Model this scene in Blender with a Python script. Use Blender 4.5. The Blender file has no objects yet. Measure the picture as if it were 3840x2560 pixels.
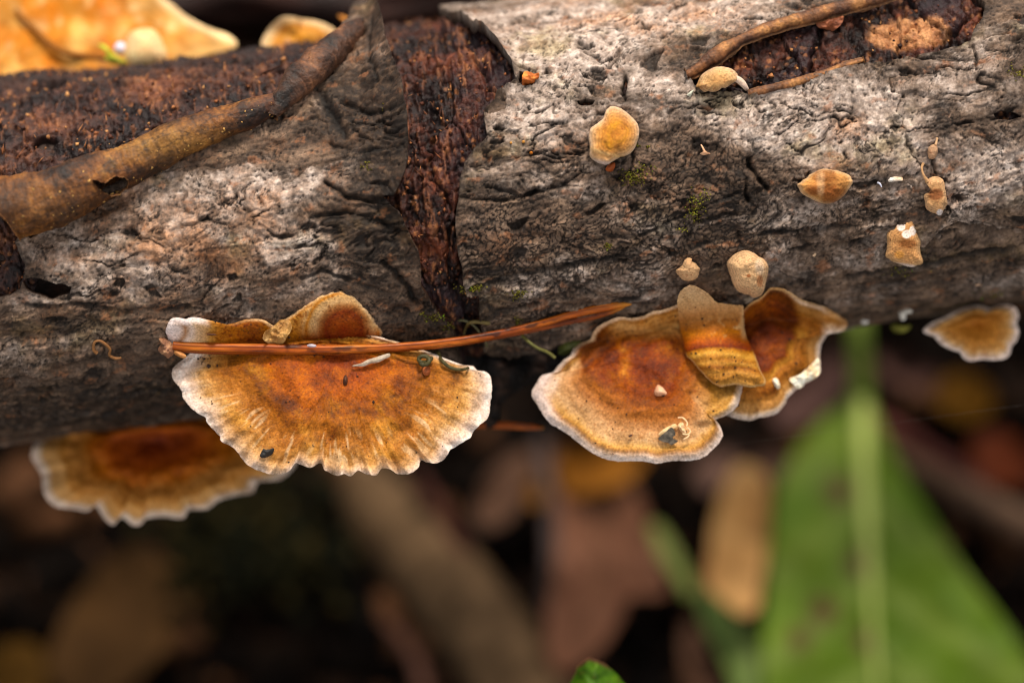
import bpy, math, random
import numpy as np
from mathutils import Vector, Matrix

random.seed(7)
RNG = np.random.default_rng(7)
sc = bpy.context.scene
C = sc.collection

# ------------------------------------------------------------------ camera, sky, sun, exposure
# 1 unit = 1 cm (a close-up: the frame is 9 cm wide)
sc.unit_settings.system = 'METRIC'
sc.unit_settings.scale_length = 0.01
PITCH = math.radians(62)          # the camera looks down at the log
CP, SP = math.cos(PITCH), math.sin(PITCH)
D = 32.0                          # camera to the plane through the log's axis
H = 8.0                           # height of that plane's centre above the ground
W = 3840.0
S = 9.0 / W                       # cm per photo pixel at the axis plane

cam = bpy.data.cameras.new('camera')
cam_o = bpy.data.objects.new('camera', cam)
C.objects.link(cam_o)
sc.camera = cam_o
cam.sensor_width = 36.0
cam.lens = 36.0 * D / 9.0
cam.clip_start = 0.5
cam.clip_end = 2000.0
cam_o.location = (0, -CP * D, SP * D + H)
cam_o.rotation_euler = (math.pi / 2 - PITCH, 0, 0)
cam.dof.use_dof = True
cam.dof.focus_distance = D - 1.52
cam.dof.aperture_fstop = 0.098
cam.dof.aperture_blades = 0

world = bpy.data.worlds.new('World')
sc.world = world
world.use_nodes = True
wn = world.node_tree.nodes
wl = world.node_tree.links
bgn = wn['Background']
sky = wn.new('ShaderNodeTexSky')
sky.sky_type = 'NISHITA'
sky.sun_disc = False
sky.sun_elevation = math.radians(60)
sky.sun_rotation = math.radians(12)
hsv = wn.new('ShaderNodeHueSaturation')     # cloud cover: the same sky, greyed
hsv.inputs['Saturation'].default_value = 0.0
wl.new(sky.outputs[0], hsv.inputs['Color'])
wl.new(hsv.outputs[0], bgn.inputs['Color'])
bgn.inputs['Strength'].default_value = 0.095

sun = bpy.data.lights.new('sun', 'SUN')
sun.energy = 1.5
sun.angle = math.radians(12)
sun.color = (1.0, 0.90, 0.76)
sun_o = bpy.data.objects.new('sun', sun)
C.objects.link(sun_o)
_el, _az = math.radians(60), math.radians(12)
_dir = Vector((math.sin(_az) * math.cos(_el), math.cos(_az) * math.cos(_el), math.sin(_el)))
sun_o.rotation_euler = _dir.to_track_quat('Z', 'Y').to_euler()
sun_o.location = (10, 30, 60)

sc.view_settings.view_transform = 'Standard'
sc.view_settings.look = 'None'
sc.view_settings.gamma = 1.0
sc.view_settings.exposure = 1.42
sc.render.engine = 'CYCLES'
sc.cycles.use_denoising = True
sc.cycles.max_bounces = 6
sc.render.filter_size = 1.1
sc.cycles.pixel_filter_type = 'BLACKMAN_HARRIS'
sc.cycles.filter_width = 1.1

# ------------------------------------------------------------------ coordinates
K = 1.6327                        # overview pixel -> photo pixel
ML = np.array([[1, 0, 0], [0, SP, -CP], [0, CP, SP]])   # local (right, image up, to camera) -> world

def l2w(P):
    P = np.asarray(P, dtype=np.float64)
    return P @ ML.T + np.array([0, 0, H])

def p2l(px, py, z):
    x0 = (np.asarray(px, float) - 1920) * S
    y0 = (1280 - np.asarray(py, float)) * S
    k = 1 - np.asarray(z, float) / D
    return np.stack(np.broadcast_arrays(x0 * k, y0 * k, z), -1)

def l2p(P):
    k = 1 - P[..., 2] / D
    return P[..., 0] / k / S + 1920, 1280 - P[..., 1] / k / S

TH = math.radians(7.95)
AX = np.array([math.cos(TH), math.sin(TH), 0])
BX = np.array([-math.sin(TH), math.cos(TH), 0])
CC = np.array([0, (1280 - 699) * S, 0])
RB = 1.62                         # outer radius of the bark
RW = 1.50                         # radius of the bare wood

def logz(px, py, r=RB):
    x0 = (np.asarray(px, float) - 1920) * S
    y0 = (1280 - np.asarray(py, float)) * S
    bq = BX[0] * x0 + BX[1] * y0
    m = bq - float(BX @ CC)
    k = bq / D
    disc = m * m * k * k - (1 + k * k) * (m * m - r * r)
    return np.where(disc > 0, (m * k + np.sqrt(np.maximum(disc, 0))) / (1 + k * k), 0.0)

def cyl(s, phi, r):
    s, phi, r = np.broadcast_arrays(s, phi, r)
    return CC + AX * s[..., None] + BX * (r * np.sin(phi))[..., None] + np.array([0, 0, 1.0]) * (r * np.cos(phi))[..., None]

def planez(px, py, h):
    """local depth at which a pixel's ray meets the world height h"""
    y0 = (1280 - np.asarray(py, float)) * S
    return (h - H - CP * y0) / (SP - CP * y0 / D)

# ------------------------------------------------------------------ noise
_perm = {}
def _tab(seed):
    if seed not in _perm:
        r = np.random.default_rng(1000 + seed)
        p = r.permutation(512).astype(np.int32)
        a = r.random(512) * 2 * np.pi
        _perm[seed] = (np.concatenate([p, p]), np.cos(a).astype(np.float32), np.sin(a).astype(np.float32))
    return _perm[seed]

def perlin(x, y, seed=0):
    p, gx, gy = _tab(seed)
    x = np.asarray(x, np.float32); y = np.asarray(y, np.float32)
    xi = np.floor(x).astype(np.int32); yi = np.floor(y).astype(np.int32)
    fx = x - xi; fy = y - yi
    u = fx * fx * fx * (fx * (fx * 6 - 15) + 10); v = fy * fy * fy * (fy * (fy * 6 - 15) + 10)
    def g(ix, iy, dx, dy):
        h = p[(p[ix & 511] + iy) & 511]
        return gx[h] * dx + gy[h] * dy
    a = g(xi, yi, fx, fy); b = g(xi + 1, yi, fx - 1, fy)
    c = g(xi, yi + 1, fx, fy - 1); d = g(xi + 1, yi + 1, fx - 1, fy - 1)
    ab = a + u * (b - a); cd = c + u * (d - c)
    return (ab + v * (cd - ab)) * 1.5

def fbm(x, y, o=4, seed=0, gain=0.5):
    t = 0; a = 1.0; n = 0
    for i in range(o):
        t = t + a * perlin(x * 2 ** i + 17.3 * i, y * 2 ** i - 9.1 * i, seed + i); n += a; a *= gain
    return t / n

def worley(x, y, seed=0):
    r = np.random.default_rng(500 + seed)
    jx = r.random((64, 64)).astype(np.float32); jy = r.random((64, 64)).astype(np.float32); idv = r.random((64, 64)).astype(np.float32)
    xi = np.floor(x).astype(np.int32); yi = np.floor(y).astype(np.int32)
    f1 = np.full(np.shape(x), 9.0, np.float32); f2 = f1.copy(); cid = np.zeros(np.shape(x), np.float32)
    for a in (-1, 0, 1):
        for b in (-1, 0, 1):
            cx = (xi + a) & 63; cy = (yi + b) & 63
            d = np.hypot(xi + a + jx[cx, cy] - x, yi + b + jy[cx, cy] - y).astype(np.float32)
            n = d < f1
            f2 = np.where(n, f1, np.minimum(f2, d)); cid = np.where(n, idv[cx, cy], cid); f1 = np.where(n, d, f1)
    return f1, f2, cid

def sst(a, b, x):
    t = np.clip((x - a) / (b - a), 0, 1)
    return t * t * (3 - 2 * t)

def lin(c):
    c = np.asarray(c, float) / 255.0
    return np.where(c <= 0.04045, c / 12.92, ((c + 0.055) / 1.055) ** 2.4)

def ramp(t, stops):
    ps = [s[0] for s in stops]; cs = np.array([lin(s[1]) for s in stops])
    return np.stack([np.interp(t, ps, cs[:, i]) for i in range(3)], -1)

def mix(a, b, f):
    f = np.clip(np.asarray(f), 0, 1)[..., None]
    return a * (1 - f) + b * f

def blobs(px, py, lst):
    v = np.zeros(np.shape(px))
    for (x, y, rx, ry, w) in lst:
        v = v + w * np.exp(-((px - x * K) / (rx * K)) ** 2 - ((py - y * K) / (ry * K)) ** 2)
    return v

# ------------------------------------------------------------------ polygons
def spline(pts, k=8, closed=True):
    p = np.asarray(pts, float); n = len(p); out = []
    for i in range(n if closed else n - 1):
        g = (lambda j: p[j % n]) if closed else (lambda j: p[min(max(j, 0), n - 1)])
        p0, p1, p2, p3 = g(i - 1), g(i), g(i + 1), g(i + 2)
        for t in np.arange(k) / k:
            out.append(0.5 * (2 * p1 + (p2 - p0) * t + (2 * p0 - 5 * p1 + 4 * p2 - p3) * t * t + (3 * p1 - p0 - 3 * p2 + p3) * t ** 3))
    if not closed: out.append(p[-1])
    return np.array(out)

def resample(p, n, closed=True):
    q = np.vstack([p, p[:1]]) if closed else p
    d = np.concatenate([[0], np.cumsum(np.hypot(*np.diff(q[:, :2], axis=0).T))])
    t = np.linspace(0, d[-1], n, endpoint=not closed)
    return np.stack([np.interp(t, d, q[:, i]) for i in range(q.shape[1])], -1)

def sdpoly(px, py, poly):
    """signed distance, positive inside"""
    P = np.asarray(poly, float); n = len(P)
    d = np.full(np.shape(px), 1e18); ins = np.zeros(np.shape(px), bool)
    for i in range(n):
        ax, ay = P[i]; bx, by = P[(i + 1) % n]
        ex, ey = bx - ax, by - ay
        t = np.clip(((px - ax) * ex + (py - ay) * ey) / (ex * ex + ey * ey + 1e-9), 0, 1)
        d = np.minimum(d, (px - ax - t * ex) ** 2 + (py - ay - t * ey) ** 2)
        if ay != by:
            ins ^= ((ay > py) != (by > py)) & (px < (bx - ax) * (py - ay) / (by - ay) + ax)
    return np.where(ins, 1, -1) * np.sqrt(d)

def dline(px, py, line):
    L = np.asarray(line, float); d = np.full(np.shape(px), 1e18)
    for i in range(len(L) - 1):
        ax, ay = L[i]; ex, ey = L[i + 1] - L[i]
        t = np.clip(((px - ax) * ex + (py - ay) * ey) / (ex * ex + ey * ey + 1e-9), 0, 1)
        d = np.minimum(d, (px - ax - t * ex) ** 2 + (py - ay - t * ey) ** 2)
    return np.sqrt(d)

def O(*pts):
    return [(x * K, y * K) for x, y in pts]

# ------------------------------------------------------------------ materials
def vc_mat(name, rough=0.6, spec=0.4, nscale=40.0, namp=0.25, bump=0.3, bscale=60.0, bdist=0.01, sss=0.0, sheen=0.0, trans=0.0, tint=None, rvar=0.15, stretch=None):
    """Principled material: colour attribute of the mesh, broken up by 3D noise, with fine relief"""
    m = bpy.data.materials.new(name); m.use_nodes = True
    n = m.node_tree.nodes; l = m.node_tree.links; b = n['Principled BSDF']
    at = n.new('ShaderNodeVertexColor'); at.layer_name = 'Col'
    tc = n.new('ShaderNodeTexCoord'); src = tc.outputs['Object']
    if stretch:
        mp = n.new('ShaderNodeMapping'); mp.inputs['Scale'].default_value = stretch
        l.new(src, mp.inputs['Vector']); src = mp.outputs[0]
    nz = n.new('ShaderNodeTexNoise'); nz.inputs['Scale'].default_value = nscale; nz.inputs['Detail'].default_value = 4
    l.new(src, nz.inputs['Vector'])
    mr = n.new('ShaderNodeMapRange'); mr.inputs['From Min'].default_value = 0.25; mr.inputs['From Max'].default_value = 0.75
    mr.inputs['To Min'].default_value = 1 - namp; mr.inputs['To Max'].default_value = 1 + namp
    l.new(nz.outputs['Fac'], mr.inputs['Value'])
    mul = n.new('ShaderNodeVectorMath'); mul.operation = 'SCALE'
    l.new(at.outputs['Color'], mul.inputs[0]); l.new(mr.outputs[0], mul.inputs['Scale'])
    l.new(mul.outputs[0], b.inputs['Base Color'])
    r2 = n.new('ShaderNodeMapRange'); r2.inputs['To Min'].default_value = rough - rvar; r2.inputs['To Max'].default_value = rough + rvar
    l.new(nz.outputs['Fac'], r2.inputs['Value']); l.new(r2.outputs[0], b.inputs['Roughness'])
    b.inputs['Specular IOR Level'].default_value = spec
    if bump > 0:
        bz = n.new('ShaderNodeTexNoise'); bz.inputs['Scale'].default_value = bscale; bz.inputs['Detail'].default_value = 5
        l.new(src, bz.inputs['Vector'])
        bp = n.new('ShaderNodeBump'); bp.inputs['Strength'].default_value = bump; bp.inputs['Distance'].default_value = bdist
        l.new(bz.outputs['Fac'], bp.inputs['Height']); l.new(bp.outputs[0], b.inputs['Normal'])
    if sss > 0:
        b.inputs['Subsurface Weight'].default_value = sss
        b.inputs['Subsurface Radius'].default_value = (0.08, 0.05, 0.03)
        b.inputs['Subsurface Scale'].default_value = 1.0
    if sheen > 0:
        b.inputs['Sheen Weight'].default_value = sheen; b.inputs['Sheen Roughness'].default_value = 0.5
    if trans > 0:
        b.inputs['Transmission Weight'].default_value = trans
    return m

M_BARK = vc_mat('bark', 0.66, 0.2, 55, 0.30, 0.55, 70, 0.012)
M_WOOD = vc_mat('rotten wood', 0.5, 0.22, 45, 0.45, 0.7, 50, 0.02)
M_CURL = vc_mat('inner bark', 0.58, 0.3, 40, 0.45, 0.8, 45, 0.014)
M_CAP = vc_mat('fungus cap', 0.55, 0.12, 55, 0.38, 0.7, 60, 0.010, sss=0.04)
M_BUD = vc_mat('fungus felt', 0.8, 0.12, 60, 0.25, 0.7, 70, 0.010, sss=0.05)
M_NEEDLE = vc_mat('dry needle', 0.42, 0.25, 40, 0.35, 0.4, 70, 0.006, stretch=(0.12, 1, 1))
M_BIT = vc_mat('plant bits', 0.6, 0.3, 60, 0.25, 0.4, 70, 0.006)
M_LEAF = vc_mat('dead leaf', 0.75, 0.03, 3.0, 0.30, 0.3, 8, 0.03)
M_GREEN = vc_mat('green leaf', 0.55, 0.10, 2.0, 0.15, 0.2, 6, 0.02)
M_SOIL = vc_mat('forest soil', 0.95, 0.04, 2.5, 0.5, 0.6, 4, 0.1)
M_MOSS = vc_mat('moss', 0.8, 0.05, 30, 0.3, 0.5, 60, 0.01)

# ------------------------------------------------------------------ mesh helpers
def link(name, V, F, col, mat, parent=None, origin=None, smooth=True, world=False):
    """V in local cm -> one mesh object at its own origin (or its parent's)"""
    V = np.asarray(V, float).reshape(-1, 3)
    Wd = V if world else l2w(V)
    if origin is None:
        origin = parent['_o'] if parent is not None else Wd.mean(0)
    origin = np.asarray(origin, float)
    Wd = Wd - origin
    me = bpy.data.meshes.new(name)
    if isinstance(F, np.ndarray):
        nf, k = F.shape
        me.vertices.add(len(Wd)); me.vertices.foreach_set('co', Wd.astype(np.float32).ravel())
        me.loops.add(nf * k); me.loops.foreach_set('vertex_index', F.astype(np.int32).ravel())
        me.polygons.add(nf); me.polygons.foreach_set('loop_start', np.arange(0, nf * k, k, dtype=np.int32))
        me.update(calc_edges=True)
    else:
        me.from_pydata([tuple(v) for v in Wd], [], F); me.update()
    me.validate()
    if smooth and len(me.polygons):
        me.polygons.foreach_set('use_smooth', np.ones(len(me.polygons), bool))
    col = np.asarray(col, float).reshape(-1, 3)
    if mat is M_CAP:
        col = np.clip(col, 0, 1); L = col @ np.array([0.3, 0.6, 0.1]); col = 0.86 * col * (np.maximum(L, 1e-3)[:, None] / 0.50) ** 0.36 * np.array([1.03, 0.905, 0.90]); col[:, 2] = col[:, 2] ** 1.04; Lm = (col @ np.array([0.3, 0.6, 0.1]))[:, None]; col = np.maximum(Lm + (col - Lm) * (1.0 + 0.12 * np.exp(-Lm / 0.22)), 0.001); col[:, 1] *= 1 + 0.14 * np.exp(-Lm[:, 0] / 0.2); col = 1.1 * np.array([.62, .555, .545]) * (1 - np.exp(-col / 0.62)) * 1.22 * np.array([1.0, 1.0, 1.0])
    elif mat is M_BUD: col = np.array([0.73, 0.65, 0.62]) * np.clip(col, 0, 1)
    elif mat is M_NEEDLE: col = col * np.array([0.80, 0.74, 0.45])
    elif mat is M_WOOD: col = np.clip(col, 0, 1) ** np.array([1.10, 1.14, 1.12])
    elif mat is M_BARK:
        L = np.maximum(col @ np.array([0.3, 0.6, 0.1]), 1e-3)[:, None]; col = 0.78 * col * (L / 0.22) ** 0.32 * np.array([1.02, 0.97, 0.915])
    c = np.ones((len(Wd), 4), np.float32); c[:, :3] = np.clip(col, 0.001, 0.9)
    a = me.color_attributes.new('Col', 'FLOAT_COLOR', 'POINT'); a.data.foreach_set('color', c.ravel())
    me.materials.append(mat)
    o = bpy.data.objects.new(name, me); C.objects.link(o)
    if parent is not None:
        o.parent = parent
    else:
        o.location = origin
    o['_o'] = [float(v) for v in origin]
    return o

def tag(o, label=None, cat=None, group=None, kind=None):
    if label: o['label'] = label
    if cat: o['category'] = cat
    if group: o['group'] = group
    if kind: o['kind'] = kind
    return o

def empty(name, loc_local, label, cat, group=None):
    o = bpy.data.objects.new(name, None); C.objects.link(o)
    w = l2w(np.asarray(loc_local, float))
    o.location = w; o.empty_display_size = 0.3; o['_o'] = [float(v) for v in w]
    return tag(o, label, cat, group)

def grid_faces(m, n, wrap=False):
    i = np.arange(m - 1)[:, None]; j = np.arange(n if wrap else n - 1)[None, :]
    j2 = (j + 1) % n
    return np.stack(np.broadcast_arrays(i * n + j, (i + 1) * n + j, (i + 1) * n + j2, i * n + j2), -1).reshape(-1, 4)

def sheet(name, P, sdf, col, th, edge_col, mat, parent, rag=0.0, N=None):
    """the part of a grid surface where sdf > 0, its border snapped to sdf = 0 and closed by a wall th thick"""
    m, n = sdf.shape
    F = grid_faces(m, n)
    ins = (sdf > 0).ravel()
    F = F[ins[F].any(1)]
    gi, gj = np.gradient(sdf)
    g2 = gi * gi + gj * gj + 1e-9
    di = np.clip(-sdf * gi / g2, -1.3, 1.3); dj = np.clip(-sdf * gj / g2, -1.3, 1.3)
    Pi = np.gradient(P, axis=0); Pj = np.gradient(P, axis=1)
    mv = (~(sdf > 0))[..., None]
    Q = np.where(mv, P + di[..., None] * Pi + dj[..., None] * Pj, P)
    if N is None:
        N = np.cross(Pi, Pj)
    N = N / (np.linalg.norm(N, axis=-1, keepdims=True) + 1e-12)
    Q = Q.reshape(-1, 3); N = N.reshape(-1, 3); cl = col.reshape(-1, 3)
    # boundary edges
    E = np.concatenate([F[:, [0, 1]], F[:, [1, 2]], F[:, [2, 3]], F[:, [3, 0]]])
    key = np.sort(E, 1); kk = key[:, 0].astype(np.int64) * (m * n) + key[:, 1]
    u, ix, ct = np.unique(kk, return_index=True, return_counts=True)
    B = E[ix[ct == 1]]
    used, inv = np.unique(F, return_inverse=True); F2 = inv.reshape(F.shape)
    V = Q[used]; cv = cl[used]; Nv = N[used]
    bv, binv = np.unique(B, return_inverse=True); binv = binv.reshape(B.shape)
    mp = np.searchsorted(used, bv); nb = len(bv)
    bot = V[mp] - th * Nv[mp]
    v0 = len(V)
    top_i = mp[binv]; bot_i = v0 + binv
    Wf = np.stack([top_i[:, 1], top_i[:, 0], bot_i[:, 0], bot_i[:, 1]], 1)
    V = np.vstack([V, bot]); cv = np.vstack([cv, np.broadcast_to(edge_col, (nb, 3))])
    return link(name, V, np.vstack([F2, Wf]), cv, mat, parent)

def frames(P):
    T = np.gradient(P, axis=0); T /= np.linalg.norm(T, axis=1, keepdims=True) + 1e-12
    Z = np.array([0, 0, 1.0])
    U = np.cross(Z, T); U /= np.linalg.norm(U, axis=1, keepdims=True) + 1e-9
    Nn = np.cross(T, U)
    return T, U, Nn

def tube(name, pts, mat, colf, parent=None, nseg=12, n=60, rnoise=0.0, nfreq=6.0, seed=0, flat=1.0, local=False, groove=0.0, label=None):
    """pts: (px, py, z, radius in px) or local (x, y, z, radius cm) -> smooth tapered tube closed at both ends"""
    q = spline(pts, 10, closed=False)
    q = resample(q, n, closed=False)
    if local:
        P = q[:, :3].copy(); R = q[:, 3].copy()
    else:
        P = p2l(q[:, 0], q[:, 1], q[:, 2]); R = q[:, 3] * S * (1 - q[:, 2] / D)
    T, U, Nn = frames(P)
    a = np.linspace(0, 2 * np.pi, nseg, endpoint=False)
    t = np.linspace(0, 1, n)
    L = np.linalg.norm(np.diff(P, axis=0), axis=1).sum()
    rr = R[:, None] * (1 + rnoise * fbm(t[:, None] * L * nfreq + 0 * a, np.cos(a)[None] * 1.3 + 5 + np.sin(a)[None] * 0.7, 3, seed) + groove * np.cos(6 * a)[None])
    V = P[:, None] + rr[..., None] * (np.cos(a)[None, :, None] * U[:, None] + flat * np.sin(a)[None, :, None] * Nn[:, None])
    F = grid_faces(n, nseg, wrap=True)
    col = colf(t[:, None] + 0 * a, a[None] + 0 * t[:, None], t[:, None] * L + 0 * a)
    V = np.vstack([V.reshape(-1, 3), P[:1], P[-1:]]); col = np.vstack([col.reshape(-1, 3), col[0].mean(0, keepdims=True), col[-1].mean(0, keepdims=True)])
    k = n * nseg
    caps = [(k, j, (j + 1) % nseg, (j + 1) % nseg) for j in range(nseg)]
    tri = [[k, (j + 1) % nseg, j] for j in range(nseg)] + [[k + 1, (n - 1) * nseg + j, (n - 1) * nseg + (j + 1) % nseg] for j in range(nseg)]
    Fl = [list(map(int, f)) for f in F] + tri
    return link(name, V, Fl, col, mat, parent)

class Cap:
    """a star-shaped outline round a centre; gives rho (0 centre, 1 rim) and psi for any pixel"""
    def __init__(s, outline, centre, k=8, nang=320, rag=0.0, rfreq=40, seed=0):
        o = resample(spline(outline, k), nang)
        s.c = np.asarray(centre, float)
        if rag:
            d = o - s.c; r = np.hypot(*d.T); t = np.arange(nang) / nang * rfreq
            nz = fbm(t, t * 0 + 3.7, 3, seed)
            o = s.c + d * (1 + rag * nz / r)[:, None]
        s.o = o
        d = o - s.c
        ang = np.arctan2(d[:, 1], d[:, 0]); rad = np.hypot(*d.T)
        i = np.argsort(ang); s.ang = ang[i]; s.rad = rad[i]
        s.size = rad.mean()
    def polar(s, px, py):
        dx, dy = px - s.c[0], py - s.c[1]
        a = np.arctan2(dy, dx)
        r = np.interp(a, s.ang, s.rad, period=2 * np.pi)
        return np.hypot(dx, dy) / r, a

TOPS = []                          # surfaces things can rest on
def topz(px, py):
    px = np.asarray(px, float); py = np.asarray(py, float)
    z = logz(px, py)
    for cap, zf in TOPS:
        r, a = cap.polar(px, py)
        z = np.where(r < 1, np.maximum(z, zf(px, py, np.minimum(r, 1), a)), z)
    return z

def make_cap(name, cap, zf, colf, mat, parent=None, nrad=90, th=0.10, edge=0.02, under=(205, 185, 160), tops=True, power=1.0, origin=None):
    na = len(cap.o)
    rho = (np.linspace(0, 1, nrad) ** power)[:, None]
    X = cap.c[0] + rho * (cap.o[None, :, 0] - cap.c[0]); Y = cap.c[1] + rho * (cap.o[None, :, 1] - cap.c[1])
    R = np.broadcast_to(rho, X.shape)
    A = np.arctan2(cap.o[:, 1] - cap.c[1], cap.o[:, 0] - cap.c[0])[None] + 0 * X
    Z = zf(X, Y, R, A)
    col = colf(X, Y, R, A)
    top = p2l(X, Y, Z).reshape(-1, 3)
    # underside: fewer rings, shares nothing with the top but ends 'edge' behind the rim
    rb = np.linspace(1, 0, 14)[:, None]
    Xb = cap.c[0] + rb * (cap.o[None, :, 0] - cap.c[0]); Yb = cap.c[1] + rb * (cap.o[None, :, 1] - cap.c[1])
    Zb = zf(Xb, Yb, np.broadcast_to(rb, Xb.shape), A[:1] + 0 * Xb) - edge - th * (1 - rb ** 3)
    # the lip bulges a touch
    bot = p2l(Xb, Yb, Zb).reshape(-1, 3)
    V = np.vstack([top, bot])
    cb = np.broadcast_to(lin(under), bot.shape)
    cv = np.vstack([col.reshape(-1, 3), cb])
    cv[nrad * na:nrad * na + na] = col[-1]
    F = grid_faces(nrad + 14, na, wrap=True)
    o = link(name, V, F[:, ::-1], cv, mat, parent, origin)
    if tops: TOPS.append((cap, zf))
    return o

# ------------------------------------------------------------------ the log
LOG = empty('fallen_log', CC, 'grey-barked fallen log with peeling bark, lying across the whole picture', 'log')

def spots(x, y, seed, dens, r):
    f1, f2, cid = worley(x, y, seed)
    return (cid > 1 - dens) * sst(r, r * 0.5, f1 + 0.12 * perlin(x * 5, y * 5, seed + 3))

def bark_field(s, t, px, py, seed, light, dark, warm, crackle, ridge=1.0):
    w1 = fbm(s * 1.3, t * 2.2, 3, seed + 50); w2 = fbm(s * 1.6 + 9, t * 2.6 + 4, 3, seed + 60)
    ws = s + 0.32 * w1; wt = t + 0.18 * w2
    p1, p2, pid = worley(ws * 1.15 + 0.22 * fbm(s * 5, t * 6, 4, seed + 2), wt * 2.1 + 0.22 * fbm(s * 5 + 5, t * 6, 4, seed + 3), seed + 5)
    plate = sst(0.05, 0.0, p2 - p1) * sst(0.0, 0.4, fbm(s * 1.9, t * 2.4, 3, seed + 6))
    big = fbm(ws * 0.9, wt * 2.2, 4, seed + 1)
    rid = 1 - np.abs(fbm(ws * 1.5, wt * 3.4, 4, seed + 7)) * 2.2           # long ridges
    cre = sst(0.07, 0.0, np.abs(fbm(ws * 1.7, wt * 3.9, 5, seed + 13)))     # long creases
    cre *= sst(-0.05, 0.35, fbm(s * 1.3, t * 1.7, 3, seed + 90))
    led = sst(-0.03, 0.03, fbm(ws * 2.4 + 5, wt * 5.5, 5, seed + 15)) + 0.7 * sst(-0.02, 0.02, fbm(ws * 4.5 + 2, wt * 9.5, 4, seed + 18))   # flaky ledges
    w3 = fbm(s * 7, t * 9, 3, seed + 70); w4 = fbm(s * 7 + 3, t * 9 + 8, 3, seed + 75)
    fs = ws + 0.07 * w3; ft = wt + 0.055 * w4
    line_m = sst(-0.12, 0.32, fbm(s * 2.6, t * 3.4, 3, seed + 95))
    wr = sst(0.075, 0.01, np.abs(fbm(fs * 6.5, ft * 9.5, 4, seed + 21))) * line_m  # squiggly wrinkles
    wr2 = sst(0.10, 0.01, np.abs(fbm(fs * 13 + 4, ft * 16, 3, seed + 31)))
    gr = fbm(s * 30, t * 36, 3, seed + 40)
    f1, f2, cid = worley(fs * 15 + 3, ft * 17 + 5, seed)
    ck = sst(0.20, 0.05, f2 - f1) * crackle
    pit = spots(ws * 3.2, wt * 7, seed + 80, 0.10, 0.30)
    dot = spots(s * 15, t * 15, seed + 85, 0.22, 0.33) * sst(-0.1, 0.3, fbm(s * 1.5, t * 2, 2, seed + 86))
    dot = np.maximum(dot, spots(s * 24, t * 26, seed + 87, 0.2, 0.36))
    h = 0.03 * (pid - 0.5) - 0.03 * plate + 0.048 * ridge * big + 0.012 * ridge * rid - 0.035 * cre + 0.015 * (led - .8) - 0.008 * wr - 0.004 * wr2 - 0.011 * ck + 0.004 * gr + 0.006 * crackle * (cid - .5) - 0.04 * pit - 0.007 * dot
    # colour: pale crust over grey-brown cork
    lt = light + 0.62 * fbm(s * 1.5, t * 2.6, 4, seed + 101) + 0.30 * fbm(s * 7, t * 10, 4, seed + 105) + 0.22 * gr
    lt = sst(-0.04, 0.66, lt + 0.35 * (pid - 0.5))
    base = ramp(np.clip(0.5 + 0.9 * fbm(s * 4, t * 8, 4, seed + 111), 0, 1), [(0, (60, 48, 40)), (0.45, (108, 88, 74)), (1, (150, 124, 104))])
    base = base * (1 + 0.45 * gr[..., None])
    pale = ramp(np.clip(0.5 + 0.9 * fbm(s * 13, t * 13, 3, seed + 121), 0, 1), [(0, (148, 131, 120)), (0.5, (182, 165, 155)), (1, (214, 200, 192))])
    col = mix(base, pale, lt)
    wm = sst(0.1, 0.75, warm + 0.5 * fbm(s * 3.1 + 7, t * 4.5, 4, seed + 131) + 0.25 * gr)
    col = mix(col, col * lin((255, 206, 158)) + lin((46, 24, 8)), wm * 0.8)
    dk = sst(0.12, 0.8, dark + 0.55 * fbm(s * 1.8 + 3, t * 3.6 + 1, 5, seed + 141) + 0.28 * fbm(s * 9, t * 15, 4, seed + 145))
    col = mix(col, ramp(np.clip(0.5 + fbm(s * 14, t * 20, 3, seed + 151), 0, 1), [(0, (34, 27, 23)), (0.6, (68, 54, 44)), (1, (112, 90, 72))]), dk * 0.85)
    ol = sst(0.1, 0.6, fbm(s * 1.4 + 11, t * 2.0 + 5, 4, seed + 171) + 0.3 * fbm(s * 9, t * 9, 3, seed + 175))
    col = mix(col, col * lin((226, 222, 168)), ol * 0.6)
    grime = np.clip(0.85 * cre + 0.6 * plate + 0.75 * wr + (0.18 + 0.35 * line_m) * wr2 + 0.85 * ck + 0.8 * pit + 0.6 * dot, 0, 0.9)
    col = mix(col, lin((46, 36, 30)) * np.ones_like(col), grime)
    ob = sst(0.16, 0.45, fbm(s * 5 + 2, t * 8 + 6, 5, seed + 160) + 0.3 * gr - 0.10)
    col = mix(col, lin((168, 110, 72)) * np.ones_like(col), ob * 0.5)
    return h, col

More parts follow.
